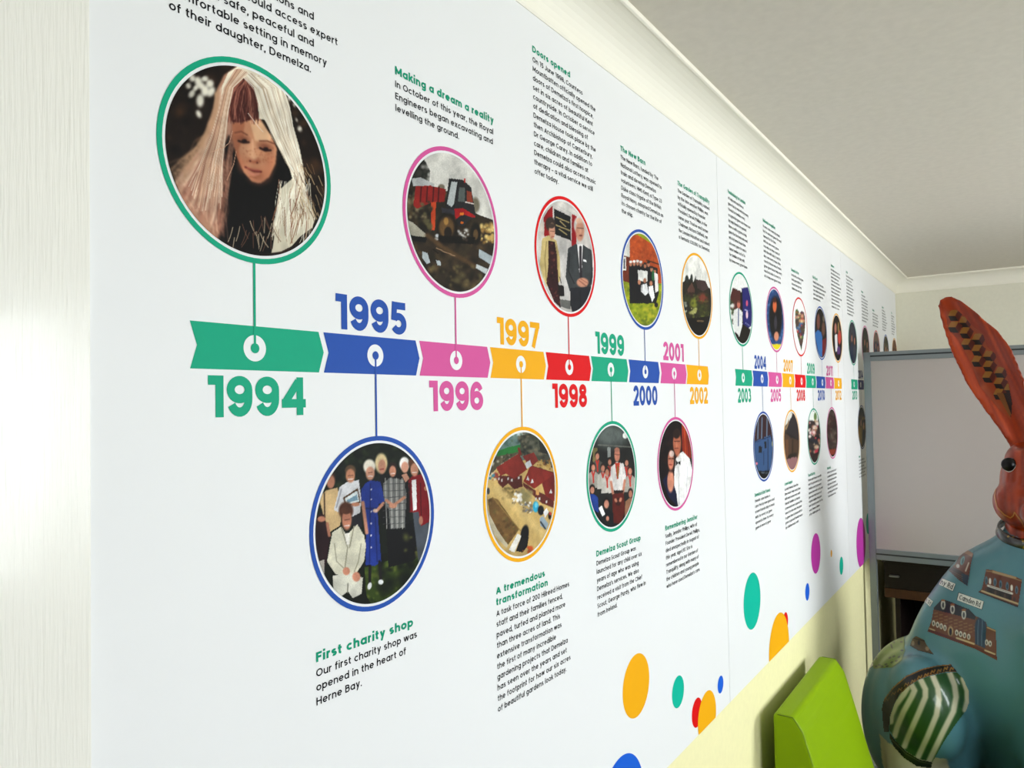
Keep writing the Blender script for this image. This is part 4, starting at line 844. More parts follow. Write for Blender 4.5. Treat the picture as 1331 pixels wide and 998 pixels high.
# the far boards' small print cannot be read: lines of the right number and length in the same lettering
WORDS = 'the care of children and families was opened in a new house with music for every day at home by friends who gave time to help us grow'.split()
def filler(n, seed, last=.8):
    r = random.Random(seed); out = []
    for k in range(n):
        lim = 31 * (r.uniform(.82, 1.0) if k < n - 1 else last); s = ''
        while True:
            w_ = r.choice(WORDS)
            if len(s) + len(w_) + 1 > lim: break
            s = (s + ' ' + w_).strip()
        out.append(s)
    return out
for x, hd, n, up, wd in [(1.990, 'Fundraising for London', 12, True, .195), (2.315, 'National recognition', 11, True, .205), (2.640, 'Demelza at ten', 4, True, .165), (2.955, 'First Tea at', 5, True, .215), (3.277, 'Volunteers', 11, True, .180),
                         (2.159, 'Demelza in East Sussex', 6, False, .200), (2.479, 'A new hospice', 9, False, .215), (2.796, 'Ten at the Park', 9, False, .215), (3.105, 'New look', 7, False, .185)]:
    body = filler(n, int(x * 1000)); j = max(range(len(body)), key=lambda q: len(body[q]))
    caption(P2, x, hd, body, up, wd, j, 8)
for x, hd, n, up, wd in [(3.598, 'A first', 12, True, .175), (3.965, 'Summer', 9, True, .175), (4.277, 'New day', 5, True, .19), (4.594, 'Together', 8, True, .18), (4.938, 'Today', 8, True, .15), (3.772, 'Home', 6, False, .18), (4.105, 'Friends', 7, False, .18), (4.44, 'Music', 6, False, .18), (4.77, 'Garden', 6, False, .18)]:
    body = filler(n, int(x * 1000)); j = max(range(len(body)), key=lambda q: len(body[q]))
    caption(P3, x, hd, body, up, wd, j, 8)
# confetti dots along the lower edges
for x, z, r, c in [(1.356, 1.141, .0608, 'yellow'), (1.565, 1.061, .0341, 'mint'), (1.674, .978, .0328, 'red'), (1.836, .991, .0211, 'azure'), (1.281, .9335, .098, 'azure')]:
    dot(P1, x, z, r, INKS[c], PZ0)
dot(P1, 1.738, .9445, .0610, INKS['yellow'], PZ0, -.0006)
for x, z, r, c in [(2.111, 1.136, .0775, 'mint'), (2.446, .994, .0300, 'red'), (2.737, 1.026, .0297, 'azure'), (2.878, 1.135, .0724, 'magenta'), (3.135, 1.090, .0141, 'yellow'), (3.316, 1.008, .0367, 'mint')]:
    dot(P2, x, z, r, INKS[c], PZ0)
dot(P2, 2.368, .9265, .1130, INKS['yellow'], PZ0, -.0006)
for x, z, r, c in [(3.766, 1.029, .1137, 'magenta'), (3.96, 1.09, .05, 'mint'), (4.3, 1.05, .07, 'yellow'), (4.6, 1.0, .04, 'azure')]:
    dot(P3, x, z, r, INKS[c], PZ0)

# ------------------------------------------------------------------ green chair against the wall
GREEN = mat('lime green vinyl', (126, 158, 3), 0.5, 0.12, bump=0.05, scale=350)
PIPING = mat('dark green piping', (96, 122, 6), 0.5, 0.3)
CHROME = mat('grey chair leg', (150, 152, 154), 0.3, 0.5, metal=0.9)
CX0, CX1 = 2.14, 2.70
ch = thing('reception_chair', 'lime green vinyl armless chair standing against the yellow wall', 'chair', (0, 0, 0))

def bevelled_prism(name, prof, a, b, m, parent, bev):
    o = prism(name, prof, 'x', a, b, m, parent)
    bm = bmesh.new(); bm.from_mesh(o.data)
    bmesh.ops.bevel(bm, geom=bm.edges[:], offset=bev, segments=4, affect='EDGES', profile=.55)
    bmesh.ops.recalc_face_normals(bm, faces=bm.faces[:])
    bm.to_mesh(o.data); bm.free()
    o.data.polygons.foreach_set('use_smooth', [len(p.vertices) == 4 and p.area < .004 for p in o.data.polygons])
    return o
PB = [(-.040, .375), (-.040, .823), (-.096, .823), (-.122, .786), (-.147, .70), (-.205, .49), (-.240, .375)]
bevelled_prism('backrest', PB, CX0, CX1, GREEN, ch, .011)
bevelled_prism('seat', [(-.040, .25), (-.040, .37), (-.242, .37), (-.242, .415), (-.62, .425), (-.65, .41), (-.65, .25)], CX0, CX1, GREEN, ch, .012)

def tube(name, pts, r, m, parent, n=8, closed=False):
    bm = bmesh.new(); rings = []
    P = [Vector(p) for p in pts]
    for k, p in enumerate(P):
        t = (P[min(k + 1, len(P) - 1)] - P[max(k - 1, 0)]).normalized()
        u = t.cross(Vector((0, 0, 1)))
        if u.length < 1e-3: u = t.cross(Vector((1, 0, 0)))
        u.normalize(); w = t.cross(u)
        rings.append([bm.verts.new(p + r * (math.cos(2 * math.pi * j / n) * u + math.sin(2 * math.pi * j / n) * w)) for j in range(n)])
    for a, b in zip(rings[:-1], rings[1:]):
        for j in range(n): bm.faces.new((a[j], a[(j + 1) % n], b[(j + 1) % n], b[j]))
    bm.faces.new(rings[0][::-1]); bm.faces.new(rings[-1])
    bmesh.ops.recalc_face_normals(bm, faces=bm.faces[:])
    me = bpy.data.meshes.new(name); bm.to_mesh(me); bm.free(); me.materials.append(m)
    me.polygons.foreach_set('use_smooth', [len(p.vertices) == 4 for p in me.polygons])
    return link(name, me, parent)
for xx in (CX0 + .0035, CX1 - .0035):
    tube('piping', [(xx, -.052, .8215), (xx, -.093, .8215), (xx, -.118, .785), (xx, -.143, .70), (xx, -.200, .49), (xx, -.222, .42)], .0016, PIPING, ch, 6)
for lx in (CX0 + .05, CX1 - .05):
    for ly in (-.09, -.60):
        tube('leg', [(lx, ly, 0), (lx, ly, .255)], .016, CHROME, ch, 14)

# ------------------------------------------------------------------ mobile whiteboard across the end of the room
WBX, WY0, WY1, WZ0, WZ1 = 3.82, -.0250, -1.25, .948, 1.912
wbm = bpy.data.materials.new('whiteboard enamel'); wbm.use_nodes = True
_p = wbm.node_tree.nodes['Principled BSDF']
_p.inputs['Base Color'].default_value = (*lin((172, 164, 158)), 1); _p.inputs['Roughness'].default_value = .16; _p.inputs['Specular IOR Level'].default_value = .45
wb = thing('whiteboard', 'tall mobile whiteboard in a grey aluminium frame behind the painted hare', 'whiteboard', (WBX, -.66, 0))
def wbox(name, x0, x1, y0, y1, z0, z1, m, bev=.002):
    return boxes(name, [((x0 - WBX, min(y0, y1) + .66, z0), (x1 - WBX, max(y0, y1) + .66, z1))], m, wb, bevel=bev)
T0, T1 = WBX - .004, WBX + .024
def rail(z0, z1):
    o = wbox('frame_rail', T0, T1, WY0 - .030, WY1 + .030, z0, z1, ALU)
    zm = (z0 + z1) / 2 + .002
    g = boxes('rail_groove', [((T0 - .0008 - WBX, WY1 + .03 + .66, zm - .0035), (T0 + .001 - WBX, WY0 - .03 + .66, zm + .0035))], GROOVE, o)
    return o
rail(WZ1 - .042, WZ1); rail(WZ0, WZ0 + .05)
for y0, y1 in ((WY0, WY0 - .030), (WY1 + .030, WY1)):
    wbox('frame_post', T0, T1, y0, y1, .07, WZ1, ALU, .003)
wbox('board_surface', WBX + .004, WBX + .018, WY0 - .030, WY1 + .030, WZ0 + .05, WZ1 - .042, wbm, .0)
for y0 in (WY0 - .002, WY1 + .028):
    f = wbox('foot', WBX - .26, WBX + .25, y0, y0 - .026, .045, .07, ALU, .003)
    for xx in (WBX - .23, WBX + .22):
        tube('castor', [(xx - WBX, y0 - .023 + .66, .0225), (xx - WBX, y0 - .003 + .66, .0225)], .0225, GROOVE, f, 18)

# ------------------------------------------------------------------ dark cabinet in the far corner
DARK = mat('dark stained wood', (30, 20, 16), 0.4, 0.4, vary=.2, scale=12, stretch=(1, 1, 8))
BROWN = mat('brown wood edge', (80, 48, 24), 0.45, 0.4, vary=.2, scale=14, stretch=(1, 6, 1))
RECESS_SHADE = mat('black recess shade', (12, 11, 11), 0.7, 0.2)  # deep shade under the drawer, put into the colour of back and shelf
kx, ky0, ky1 = 4.15, -.030, -.80
cb = thing('corner_cabinet', 'dark wooden cabinet in the far corner below the whiteboard', 'cabinet', (kx, ky0, 0))
def kb(name, x0, x1, y0, y1, z0, z1, m, bev=.003, parent=None):
    return boxes(name, [((x0 - kx, min(y0, y1) - ky0, z0), (x1 - kx, max(y0, y1) - ky0, z1))], m, parent or cb, bevel=bev)
kb('cabinet_top', kx - .015, 4.75, ky0, ky1, .875, .90, DARK)
kb('side_panel', kx + .05, 4.74, ky0 - .045, ky0 - .07, 0, .70, DARK)
kb('side_panel', kx + .05, 4.74, ky1 + .03, ky1 + .005, 0, .70, DARK)
kb('back_panel', 4.715, 4.74, ky0 - .07, ky1 + .03, 0, .70, RECESS_SHADE)
kb('shelf', kx + .06, 4.715, ky0 - .07, ky1 + .03, .30, .32, RECESS_SHADE)
kb('drawer_rail', kx, 4.74, ky0 - .005, ky1 + .005, .70, .745, BROWN)
dr = kb('drawer', kx + .004, 4.74, ky0 - .006, ky1 + .006, .745, .875, DARK)
kb('drawer_handle', kx - .016, kx + .004, ky0 - .03, ky0 - .075, .805, .815, CHROME, .003, dr)
kb('drawer_handle', kx - .016, kx + .004, ky0 - .50, ky0 - .56, .805, .815, CHROME, .003, dr)

# ------------------------------------------------------------------ painted hare sculpture
HX, HY = 3.05, -.66
hare = thing('hare_sculpture', 'glossy seated hare sculpture with orange head, teal body and painted buildings', 'sculpture', (HX, HY, .16))
bm = bmesh.new()
def ellipsoid(c, r, rot=(0, 0, 0), mirror=False):
    for s in ((1, -1) if mirror else (1,)):
        M = Matrix.Translation((c[0], HY + s * (c[1] - HY), c[2])) @ Matrix.Rotation(s * rot[0], 4, 'X') @ Matrix.Rotation(rot[1], 4, 'Y') @ Matrix.Diagonal((*r, 1))
        bmesh.ops.create_icosphere(bm, subdivisions=4, radius=1, matrix=M)
def capsule(p, q, r0, r1, mirror=False, steps=7):
    for t in range(steps + 1):
        f = t / steps; r = r0 + (r1 - r0) * f
        ellipsoid([p[k] + (q[k] - p[k]) * f for k in range(3)], (r, r, r), mirror=mirror)
# torso as a stack of elliptical sections
rows = [(1.285, .080, .080, 3.06), (1.24, .086, .092, 3.07), (1.20, .130, .13, 3.08), (1.14, .218, .17, 3.09), (1.05, .285, .20, 3.09), (.95, .345, .22, 3.09), (.86, .385, .23, 3.08), (.76, .40, .23, 3.08), (.64, .30, .22, 3.10), (.50, .19, .19, 3.13), (.36, .15, .17, 3.15), (.22, .15, .16, 3.15), (.165, .14, .15, 3.15)]
ring = []
for z, hy, hx, xc in rows:
    ring.append([bm.verts.new((xc + hx * math.sin(2 * math.pi * j / 40), HY + hy * math.cos(2 * math.pi * j / 40), z)) for j in range(40)])
for a, b in zip(ring[:-1], ring[1:]):
    for j in range(40): bm.faces.new((a[j], a[(j + 1) % 40], b[(j + 1) % 40], b[j]))
bm.faces.new(ring[0]); bm.faces.new(ring[-1][::-1])
ellipsoid((3.12, -.300, .52), (.24, .205, .30), mirror=True)            # haunches
ellipsoid((2.87, -.345, .655), (.12, .112, .175), (math.radians(-16), 0, 0), mirror=True)   # knees
capsule((2.87, -.290, .50), (2.86, -.270, .23), .075, .068, mirror=True)                    # shins
ellipsoid((2.99, -.315, .60), (.17, .165, .22), mirror=True)
ellipsoid((2.835, -.27, .218), (.10, .07, .055), mirror=True)            # feet
capsule((2.95, -.685, .95), (2.87, -.70, .245), .13, .080)               # chest and front legs
ellipsoid((2.84, -.70, .205), (.09, .085, .045))
ellipsoid((3.03, -.675, 1.405), (.135, .110, .145))                     # head
ellipsoid((2.985, -.632, 1.345), (.10, .088, .085)); ellipsoid((2.985, -.72, 1.345), (.10, .088, .085))
ellipsoid((2.895, -.685, 1.325), (.085, .070, .062))
ellipsoid((3.01, -.655, 1.475), (.09, .075, .075))
# ears: leaf outlines traced from the photograph at the head's distance
EL = [(1232, 384), (1222, 389), (1219, 397), (1222, 413), (1235, 455), (1255, 497), (1275, 527), (1300, 560), (1312, 580), (1318, 596)]
ER = [(1232, 384), (1240, 386), (1247, 389), (1268, 405), (1300, 432), (1316, 455), (1333, 495), (1342, 530), (1346, 565), (1346, 596)]
def ear(sgn):
    rowsL, n = [], 13
    for (l, r) in zip(EL, ER):
        a = ray_at(*l, x=3.08); b = ray_at(*r, x=3.08)
        rowsL.append((a, b))
    F_, B_ = [], []
    for k, (a, b) in enumerate(rowsL):
        fr, br = [], []
        for j in range(n):
            t = j / (n - 1); q = 1 - (2 * t - 1) ** 2
            y = a[1] + (b[1] - a[1]) * t; z = a[2] + (b[2] - a[2]) * t
            if sgn < 0: y = 2 * (HY - .02) - y
            wd = abs(b[1] - a[1]) + 1e-4
            dep = min(.05, wd * .3)
            fr.append(bm.verts.new((3.065 + dep * q * .55, y, z))); br.append(bm.verts.new((3.085 + dep * q * .95, y, z)))
        F_.append(fr); B_.append(br)
    for G, flip in ((F_, 0), (B_, 1)):
        for a, b in zip(G[:-1], G[1:]):
            for j in range(n - 1):
                f = (a[j], a[j + 1], b[j + 1], b[j]); bm.faces.new(f[::-1] if flip else f)
    for j in (0, n - 1):
        for k in range(len(F_) - 1): bm.faces.new((F_[k][j], F_[k + 1][j], B_[k + 1][j], B_[k][j]))
    for k in (0, len(F_) - 1):
        for j in range(n - 1): bm.faces.new((F_[k][j], F_[k][j + 1], B_[k][j + 1], B_[k][j]))
ear(1); ear(-1)
bmesh.ops.recalc_face_normals(bm, faces=bm.faces[:])
tmp = bpy.data.meshes.new('hare_source'); bm.to_mesh(tmp); bm.free()
to = bpy.data.objects.new('hare_source', tmp); C.objects.link(to)
md = to.modifiers.new('remesh', 'REMESH'); md.mode = 'VOXEL'; md.voxel_size = .0075; md.use_smooth_shade = True
ms = to.modifiers.new('smooth', 'SMOOTH'); ms.factor = .6; ms.iterations = 10
body_me = bpy.data.meshes.new_from_object(to.evaluated_get(bpy.context.evaluated_depsgraph_get()))
bpy.data.objects.remove(to); bpy.data.meshes.remove(tmp)
body_me.name = 'body'
n = len(body_me.vertices)
co = np.empty(n * 3, np.float32); body_me.vertices.foreach_get('co', co); co = co.reshape(-1, 3).astype(float)
ed = np.empty(len(body_me.edges) * 2, np.int32); body_me.edges.foreach_get('vertices', ed); ed = ed.reshape(-1, 2)
deg = np.bincount(ed.ravel(), minlength=n).astype(float)[:, None]
wgt = np.clip((1.17 - co[:, 2]) / .10, 0, 1)[:, None] * np.clip((co[:, 2] - .18) / .08, 0, 1)[:, None]
for _ in range(70):                                     # melt the limbs into the body below the neck
    acc = np.stack([np.bincount(ed[:, 0], co[ed[:, 1], q], n) + np.bincount(ed[:, 1], co[ed[:, 0], q], n) for q in range(3)], 1)
    co = co + .6 * wgt * (acc / deg - co)
body_me.vertices.foreach_set('co', co.astype(np.float32).ravel()); body_me.update()
bvh = BVHTree.FromPolygons([tuple(c) for c in co], [tuple(p.vertices) for p in body_me.polygons])
from mathutils import noise as mnoise
colr = np.zeros((n, 3))
NECKZ = 1.252
for k in range(n):
    x, y, z = co[k]
    if z - .35 * (x - 3.05) > NECKZ:
        up = (y + .6) * .94 - (z - 1.55) * .35 if z > 1.52 else y
        g = mnoise.noise(Vector((x * 6, up * 60, z * 2.5))) * .5 + mnoise.noise(Vector((x * 14 + 3, up * 150, z * 5))) * .35
        colr[k] = np.array((132, 39, 2)) * (1 + .5 * g) + np.array((30, 26, 3)) * max(0, g)
    elif z < .52 and x < 2.95 and .26 < abs(y - HY) < .47:
        colr[k] = (176, 170, 140)
    else:
        g = mnoise.noise(Vector((x * 5, y * 5, z * 5)))
        colr[k] = np.array((74, 120, 130)) * (1 + .06 * g)
set_colours(body_me, colr, 1.0)
HAREM = attr_mat('glossy painted hare', .35, .25, .3)
body_me.materials.clear(); body_me.materials.append(HAREM)
body_me.transform(Matrix.Translation((-HX, -HY, -.16)))
body_me.polygons.foreach_set('use_smooth', [True] * len(body_me.polygons))
link('body', body_me, hare)
DECAL = attr_mat('painted picture on hare', .35, .25, .3)

def decal(name, crop, bbox, nx, ny, fn, label=None, seed=0):
    """a picture painted on the sculpture: a thin skin over the surface where the photograph shows it."""
    V, idx, A, B = [], {}, [], []
    for j in range(ny):
        for i in range(nx):
            a = bbox[0] + (bbox[2] - bbox[0]) * i / (nx - 1); b = bbox[1] + (bbox[3] - bbox[1]) * j / (ny - 1)
            u, v = crop[0] + a * crop[2], crop[1] + b * crop[2]
            d = Vector(ROT @ np.array([u - CX, -(v - CY), -FPX])).normalized()
            h, nrm, _, dist = bvh.ray_cast(Vector(CAM), d)
            if h is None or dist > 4: continue
            nrm = nrm if nrm.dot(d) < 0 else -nrm
            idx[(i, j)] = len(V); V.append(h + nrm * .0012); A.append(a); B.append(b)
    p = Paint(A, B, seed)
    fn(p)
    F = []
    for j in range(ny - 1):
        for i in range(nx - 1):
            q = [(i, j), (i, j + 1), (i + 1, j + 1), (i + 1, j)]
            if all(t in idx for t in q):
                f = [idx[t] for t in q]
                if sum(p.m[t] for t in f) >= 3 and max((V[f[s]] - V[f[s - 1]]).length for s in range(4)) < .04: F.append(f)
    par = list(range(len(V)))                # keep the one connected patch
    def root(t):
        while par[t] != t: par[t] = par[par[t]]; t = par[t]
        return t
    for f in F:
        for t in f[1:]: par[root(t)] = root(f[0])
    cnt = {}
    for f in F: cnt[root(f[0])] = cnt.get(root(f[0]), 0) + 1
    best = max(cnt, key=cnt.get); F = [f for f in F if root(f[0]) == best]
    used = sorted({t for f in F for t in f}); mp = {o_: k_ for k_, o_ in enumerate(used)}
    me = mesh(name, [V[t] - Vector((HX, HY, .16)) for t in used], [[mp[t] for t in f] for f in F], DECAL, True)
    set_colours(me, p.c[used], .72)
    o = link(name, me, hare)
    if label: o['label'] = label
    return o

K4, K2, K5, K6, KE, K3 = (1221, 690, .1603), (1110, 680, .3185), (1111, 700, .1703), (1111, 830, .16833), (1200, 370, .1302), (1251, 580, .1303)
def d_theatre(p):
    o = [(380, 310), (430, 315), (620, 370), (672, 395), (640, 622), (315, 497), (345, 470)]
    p.m = p.inside(o); p.fill((104, 56, 38)); p.line([(436, 330), (615, 380)], 22, (176, 148, 108)); p.line([(385, 325), (430, 330)], 10, (150, 120, 84)); p.line([(620, 390), (668, 405)], 10, (150, 120, 84))
    for x, y in [(452, 415), (497, 432), (551, 447), (382, 402), (627, 478)]: p.ell(x, y, 12, 34, (86, 118, 134)); p.ell(x, y + 4, 6, 20, (40, 60, 74))
    p.poly([(392, 450), (590, 512), (585, 560), (370, 500)], (40, 30, 28)); p.line([(396, 444), (590, 508)], 17, (228, 226, 214)); p.line([(410, 448), (575, 502)], 5, (90, 90, 84), .7)
    for x, y in [(412, 408), (587, 462)]: p.ell(x, y, 10, 26, (238, 236, 226))
    for k in range(7): p.ell(380 + 38 * k, 478 + 13 * k, 9, 22, (20, 16, 16) if k % 2 else (70, 54, 44))
    p.line([(345, 486), (640, 592)], 14, (196, 176, 130)); p.line([(318, 498), (640, 616)], 14, (38, 26, 24))
def d_house(p):
    o = [(340, 330), (362, 308), (400, 322), (470, 350), (496, 378), (515, 385), (540, 405), (545, 420), (580, 436), (585, 560), (500, 515), (300, 442), (316, 400), (326, 345)]
    p.m = p.inside(o); p.fill((112, 66, 42)); p.poly([(334, 318), (362, 306), (470, 346), (498, 380), (494, 394), (328, 352)], (30, 34, 42))
    for k in range(26): p.line([(330 + (k % 9) * 20, 368 + (k % 9) * 7 + (k // 9) * 14), (342 + (k % 9) * 20, 366 + (k % 9) * 7 + (k // 9) * 14)], 4, (156, 112, 66), .7)
    for x, y in [(365, 332), (403, 350), (449, 372)]: p.ell(x, y, 9, 20, (224, 222, 208)); p.ell(x, y + 2, 5, 12, (60, 66, 70)); p.ell(x, y - 18, 9, 5, (150, 92, 56))
    p.ell(517, 425, 23, 44, (34, 60, 84)); p.poly([(494, 425), (540, 430), (536, 510), (494, 492)], (34, 60, 84)); p.line([(508, 395), (506, 495)], 2.5, (90, 120, 140)); p.line([(524, 395), (522, 500)], 2.5, (90, 120, 140))
    for x, y in [(326, 408), (342, 414), (357, 420), (372, 427), (420, 446), (436, 452), (452, 457), (469, 463), (542, 486), (556, 491)]: p.ell(x, y, 6.5, 12, (226, 222, 204)); p.ell(x, y + 1, 3, 7, (70, 66, 60))
    p.ell(395, 440, 11, 20, (190, 160, 110)); p.ell(395, 443, 6, 15, (24, 22, 22)); p.line([(545, 425), (580, 440)], 5, (190, 160, 110)); p.line([(305, 436), (500, 508), (583, 545)], 12, (92, 34, 26)); p.line([(420, 468), (490, 492)], 7, (206, 186, 140)); p.line([(310, 430), (330, 437)], 5, (196, 170, 120)); p.line([(535, 518), (575, 534)], 6, (206, 186, 140))
def d_church(p):
    o = [(75, 320), (130, 270), (180, 170), (215, 145), (280, 185), (262, 250), (230, 448), (160, 400)]
    p.m = p.inside(o); p.fill((106, 60, 46)); p.poly([(75, 320), (110, 290), (200, 340), (232, 380), (230, 448), (160, 400)], (58, 40, 40)); p.poly([(178, 345), (240, 360), (230, 448), (180, 400)], (40, 58, 76)); p.poly([(180, 170), (215, 145), (280, 185), (268, 215), (205, 180)], (150, 110, 84)); p.ell(190, 240, 15, 38, (86, 150, 150), 15); p.ell(192, 244, 7, 24, (30, 60, 70), 15); p.line([(240, 260), (215, 325)], 12, (214, 200, 180), .8); p.ell(152, 285, 14, 16, (206, 204, 196)); p.ell(130, 262, 8, 24, (140, 96, 72), 30)
    for k in range(4): p.line([(90, 320 + k * 14), (190, 372 + k * 16)], 4, (120, 84, 70), .7)
def d_ruin(p):
    o = [(228, 500), (240, 470), (255, 460), (288, 476), (300, 500), (328, 538), (262, 520)]
    p.m = p.inside(o); p.fill((88, 70, 46)); p.ell(242, 490, 6, 10, (150, 130, 96)); p.ell(266, 488, 5, 10, (30, 34, 38)); p.ell(300, 512, 8, 9, (146, 124, 92)); p.line([(228, 502), (262, 522), (328, 538)], 8, (40, 44, 26)); p.line([(245, 470), (288, 480)], 4, (40, 32, 24))
def sign(quad, text):
    def f(p):
        p.m = p.inside(quad); p.fill((40, 60, 66)); c = np.mean(quad, 0)
        p.poly([tuple(c + (np.array(q) - c) * np.array([.95, .90])) for q in quad], (228, 230, 222))
        q0, q1, q2, q3 = [np.array(q, float) for q in quad]; W_ = text_width(text, 1.2, 10)
        cur = 0
        for chh in text:
            adv, st = get_glyph(chh, 1.2, 10)
            for s in st:
                pts = []
                for (px, py) in s:
                    fx = .09 + .80 * (px + cur) / W_; fy = .80 - .62 * py / 7.4
                    top = q0 + (q1 - q0) * fx; bot = q3 + (q2 - q3) * fx
                    pts.append(tuple(top + (bot - top) * fy))
                p.line(pts, abs(q1[0] - q0[0]) / W_ * 1.25, (24, 26, 28))
            cur += adv + (1.05 if chh != ' ' else .3)
    return f
def d_map(p):
    o = [(195, 790), (270, 735), (370, 680), (380, 760), (385, 860), (360, 930), (290, 985), (150, 995), (125, 940), (150, 860)]
    p.m = p.inside(o); p.fill((98, 128, 40)); p.ell(300, 860, 90, 20, (128, 156, 56), op=.5, soft=.5)
    for x, y, r in [(212, 820, -50), (190, 845, -50), (172, 890, -60), (165, 915, -70), (165, 975, 10), (210, 975, 10), (240, 960, -20), (285, 945, -25), (320, 935, -20), (270, 910, -25), (300, 900, -20), (285, 780, 60), (280, 815, 60), (300, 790, 60), (358, 740, 0), (358, 790, 0), (362, 855, 0), (285, 830, 60), (340, 905, -30), (250, 975, -20), (190, 965, 0)]: p.ell(x, y, 12, 7, (24, 40, 18), r)
def d_stripes(p):
    o = [(268, 700), (275, 600), (310, 500), (350, 430), (420, 365), (500, 315), (590, 285), (700, 262), (790, 258), (840, 310), (880, 400), (885, 480), (860, 550), (830, 590), (770, 670), (690, 790), (600, 950), (500, 930), (400, 870), (320, 790)]
    p.m = p.inside(o); p.fill((44, 84, 40))
    L_ = [[(405, 385), (380, 430), (320, 510), (285, 590), (280, 640)], [(440, 360), (462, 400), (440, 450), (380, 560), (330, 680), (310, 750)], [(510, 320), (545, 390), (545, 450), (500, 560), (420, 740), (385, 830)], [(600, 285), (640, 380), (650, 470), (630, 590), (560, 760), (490, 910)], [(730, 262), (768, 360), (780, 450), (760, 560), (680, 720), (575, 940)], [(838, 310), (868, 400), (868, 480), (850, 550)]]
    for q in L_: p.line(q, 44, (206, 202, 170))
def d_band(p):
    o = [(215, 620), (210, 540), (225, 470), (300, 370), (400, 285), (520, 232), (640, 205), (740, 195), (795, 258), (700, 262), (590, 285), (500, 315), (420, 365), (350, 430), (310, 500), (275, 600), (268, 720), (225, 720)]
    p.m = p.inside(o); p.fill((16, 14, 14)); e = [(222, 480), (300, 378), (400, 292), (520, 238), (640, 211), (738, 201)]; p.line(e, 7, (170, 120, 50)); p.line([(795, 254), (700, 258), (590, 280), (500, 310), (420, 360), (350, 425)], 5, (150, 104, 44))
    for k in range(11):
        t = k / 10; x = 250 + 500 * t; y = 470 - 430 * t + 190 * t * t - (30 if k % 2 else 0) * .2
        p.line([(x - 16, y + 18), (x - 4, y - 8), (x + 8, y + 8), (x + 18, y - 14)], 8, (176, 124, 52), .35 + .65 * t)
def d_hem(p):
    o = [(268, 720), (320, 790), (400, 870), (500, 930), (600, 950), (590, 1000), (480, 985), (380, 920), (300, 830), (268, 760)]
    p.m = p.inside(o); p.fill((22, 34, 20)); p.line([(290, 780), (400, 890), (500, 945), (590, 965)], 12, (70, 80, 50), .6)
def d_cubes(p):
    o = [(225, 262), (330, 245), (400, 300), (480, 400), (600, 490), (640, 620), (720, 690), (760, 790), (830, 860), (850, 960), (890, 1180), (880, 1350), (760, 1250), (560, 1010), (480, 800), (360, 560), (240, 440)]
    p.m = p.inside(o); p.fill((150, 56, 14)); p.blot((225, 250, 890, 1350), 60, 40, [(170, 70, 20), (120, 38, 10)], .4)
    for x, y in [(298, 278), (405, 347), (300, 395), (415, 452), (537, 515), (427, 568), (535, 627), (648, 687), (533, 737), (648, 787), (765, 850), (640, 893), (755, 955), (640 + 215, 1020), (750, 1065)]:
        p.poly([(x - 52, y + 32), (x - 20, y - 30), (x + 52, y - 24), (x + 20, y + 32)], (150, 96, 34)); p.poly([(x - 52, y + 32), (x + 20, y + 32), (x + 54, y + 86), (x - 28, y + 82)], (26, 8, 6)); p.poly([(x + 20, y + 32), (x + 52, y - 24), (x + 92, y + 14), (x + 54, y + 86)], (84, 22, 10))
    p.poly([(740, 1090), (880, 1070), (900, 1300), (880, 1330)], (40, 14, 8)); p.poly([(730, 1080), (800, 1080), (880, 1300), (860, 1310)], (120, 70, 26))
decal('painted_building', K4, (300, 295, 690, 640), 90, 80, d_theatre, 'brown theatre front painted on the shoulder')
decal('painted_building', K2, (290, 300, 600, 570), 120, 100, d_house, 'long brick mansion painted on the chest')
decal('painted_building', K4, (60, 130, 300, 460), 60, 70, d_church, 'red brick church painted on the sloping shoulder')
decal('painted_building', K2, (220, 450, 335, 545), 50, 44, d_ruin, 'small ruined arch painted above the knee')
decal('street_sign', K4, (130, 485, 375, 650), 110, 70, sign([(155, 495), (366, 572), (348, 642), (140, 560)], 'Camden Rd'), 'white sign reading Camden Rd')
decal('street_sign', K5, (630, 285, 780, 415), 80, 60, sign([(665, 298), (774, 345), (752, 406), (640, 350)], 'ny Rd'))
decal('street_sign', K5, (520, 430, 605, 530), 50, 50, sign([(550, 436), (601, 480), (577, 526), (527, 472)], 'n St'))
decal('street_sign', K5, (95, 860, 150, 1000), 30, 50, sign([(112, 868), (122, 880), (145, 970), (118, 995)], 'Rd'))
decal('painted_map', K5, (110, 670, 395, 1000), 80, 90, d_map, 'green map patch with dark dashes')
decal('striped_stocking', K6, (250, 250, 900, 970), 130, 140, d_stripes, 'green and cream striped stocking on the knee')
decal('stocking_band', K6, (200, 185, 800, 730), 110, 100, d_band, 'black band with gold scrolls')
decal('stocking_hem', K6, (260, 700, 610, 1005), 60, 60, d_hem)
decal('ear_cubes', KE, (215, 235, 905, 1360), 130, 200, d_cubes, 'tumbling wooden cubes painted inside the ear')
def d_cheek(p):
    L_ = [[(372, 250), (335, 380), (325, 500), (350, 610), (420, 680), (480, 712), (510, 690), (520, 655)], [(520, 655), (545, 690), (585, 735), (614, 800)]]
    W_ = [[(555, 560), (614, 600)], [(545, 600), (614, 665)], [(540, 630), (614, 720)]]
    p.fill((206, 128, 56)); k = np.zeros(len(p.a))
    for q, w_ in [(l, 13) for l in L_] + [(l, 7) for l in W_]:
        c0 = p.c.copy(); p.c[:] = 0; p.line(q, w_, (1, 1, 1), 1, .1); k = np.maximum(k, p.c[:, 0]); p.c = c0
    p.m = k > .5
decal('cheek_line', K3, (280, 240, 640, 820), 110, 170, d_cheek, 'golden line carved round the cheek')
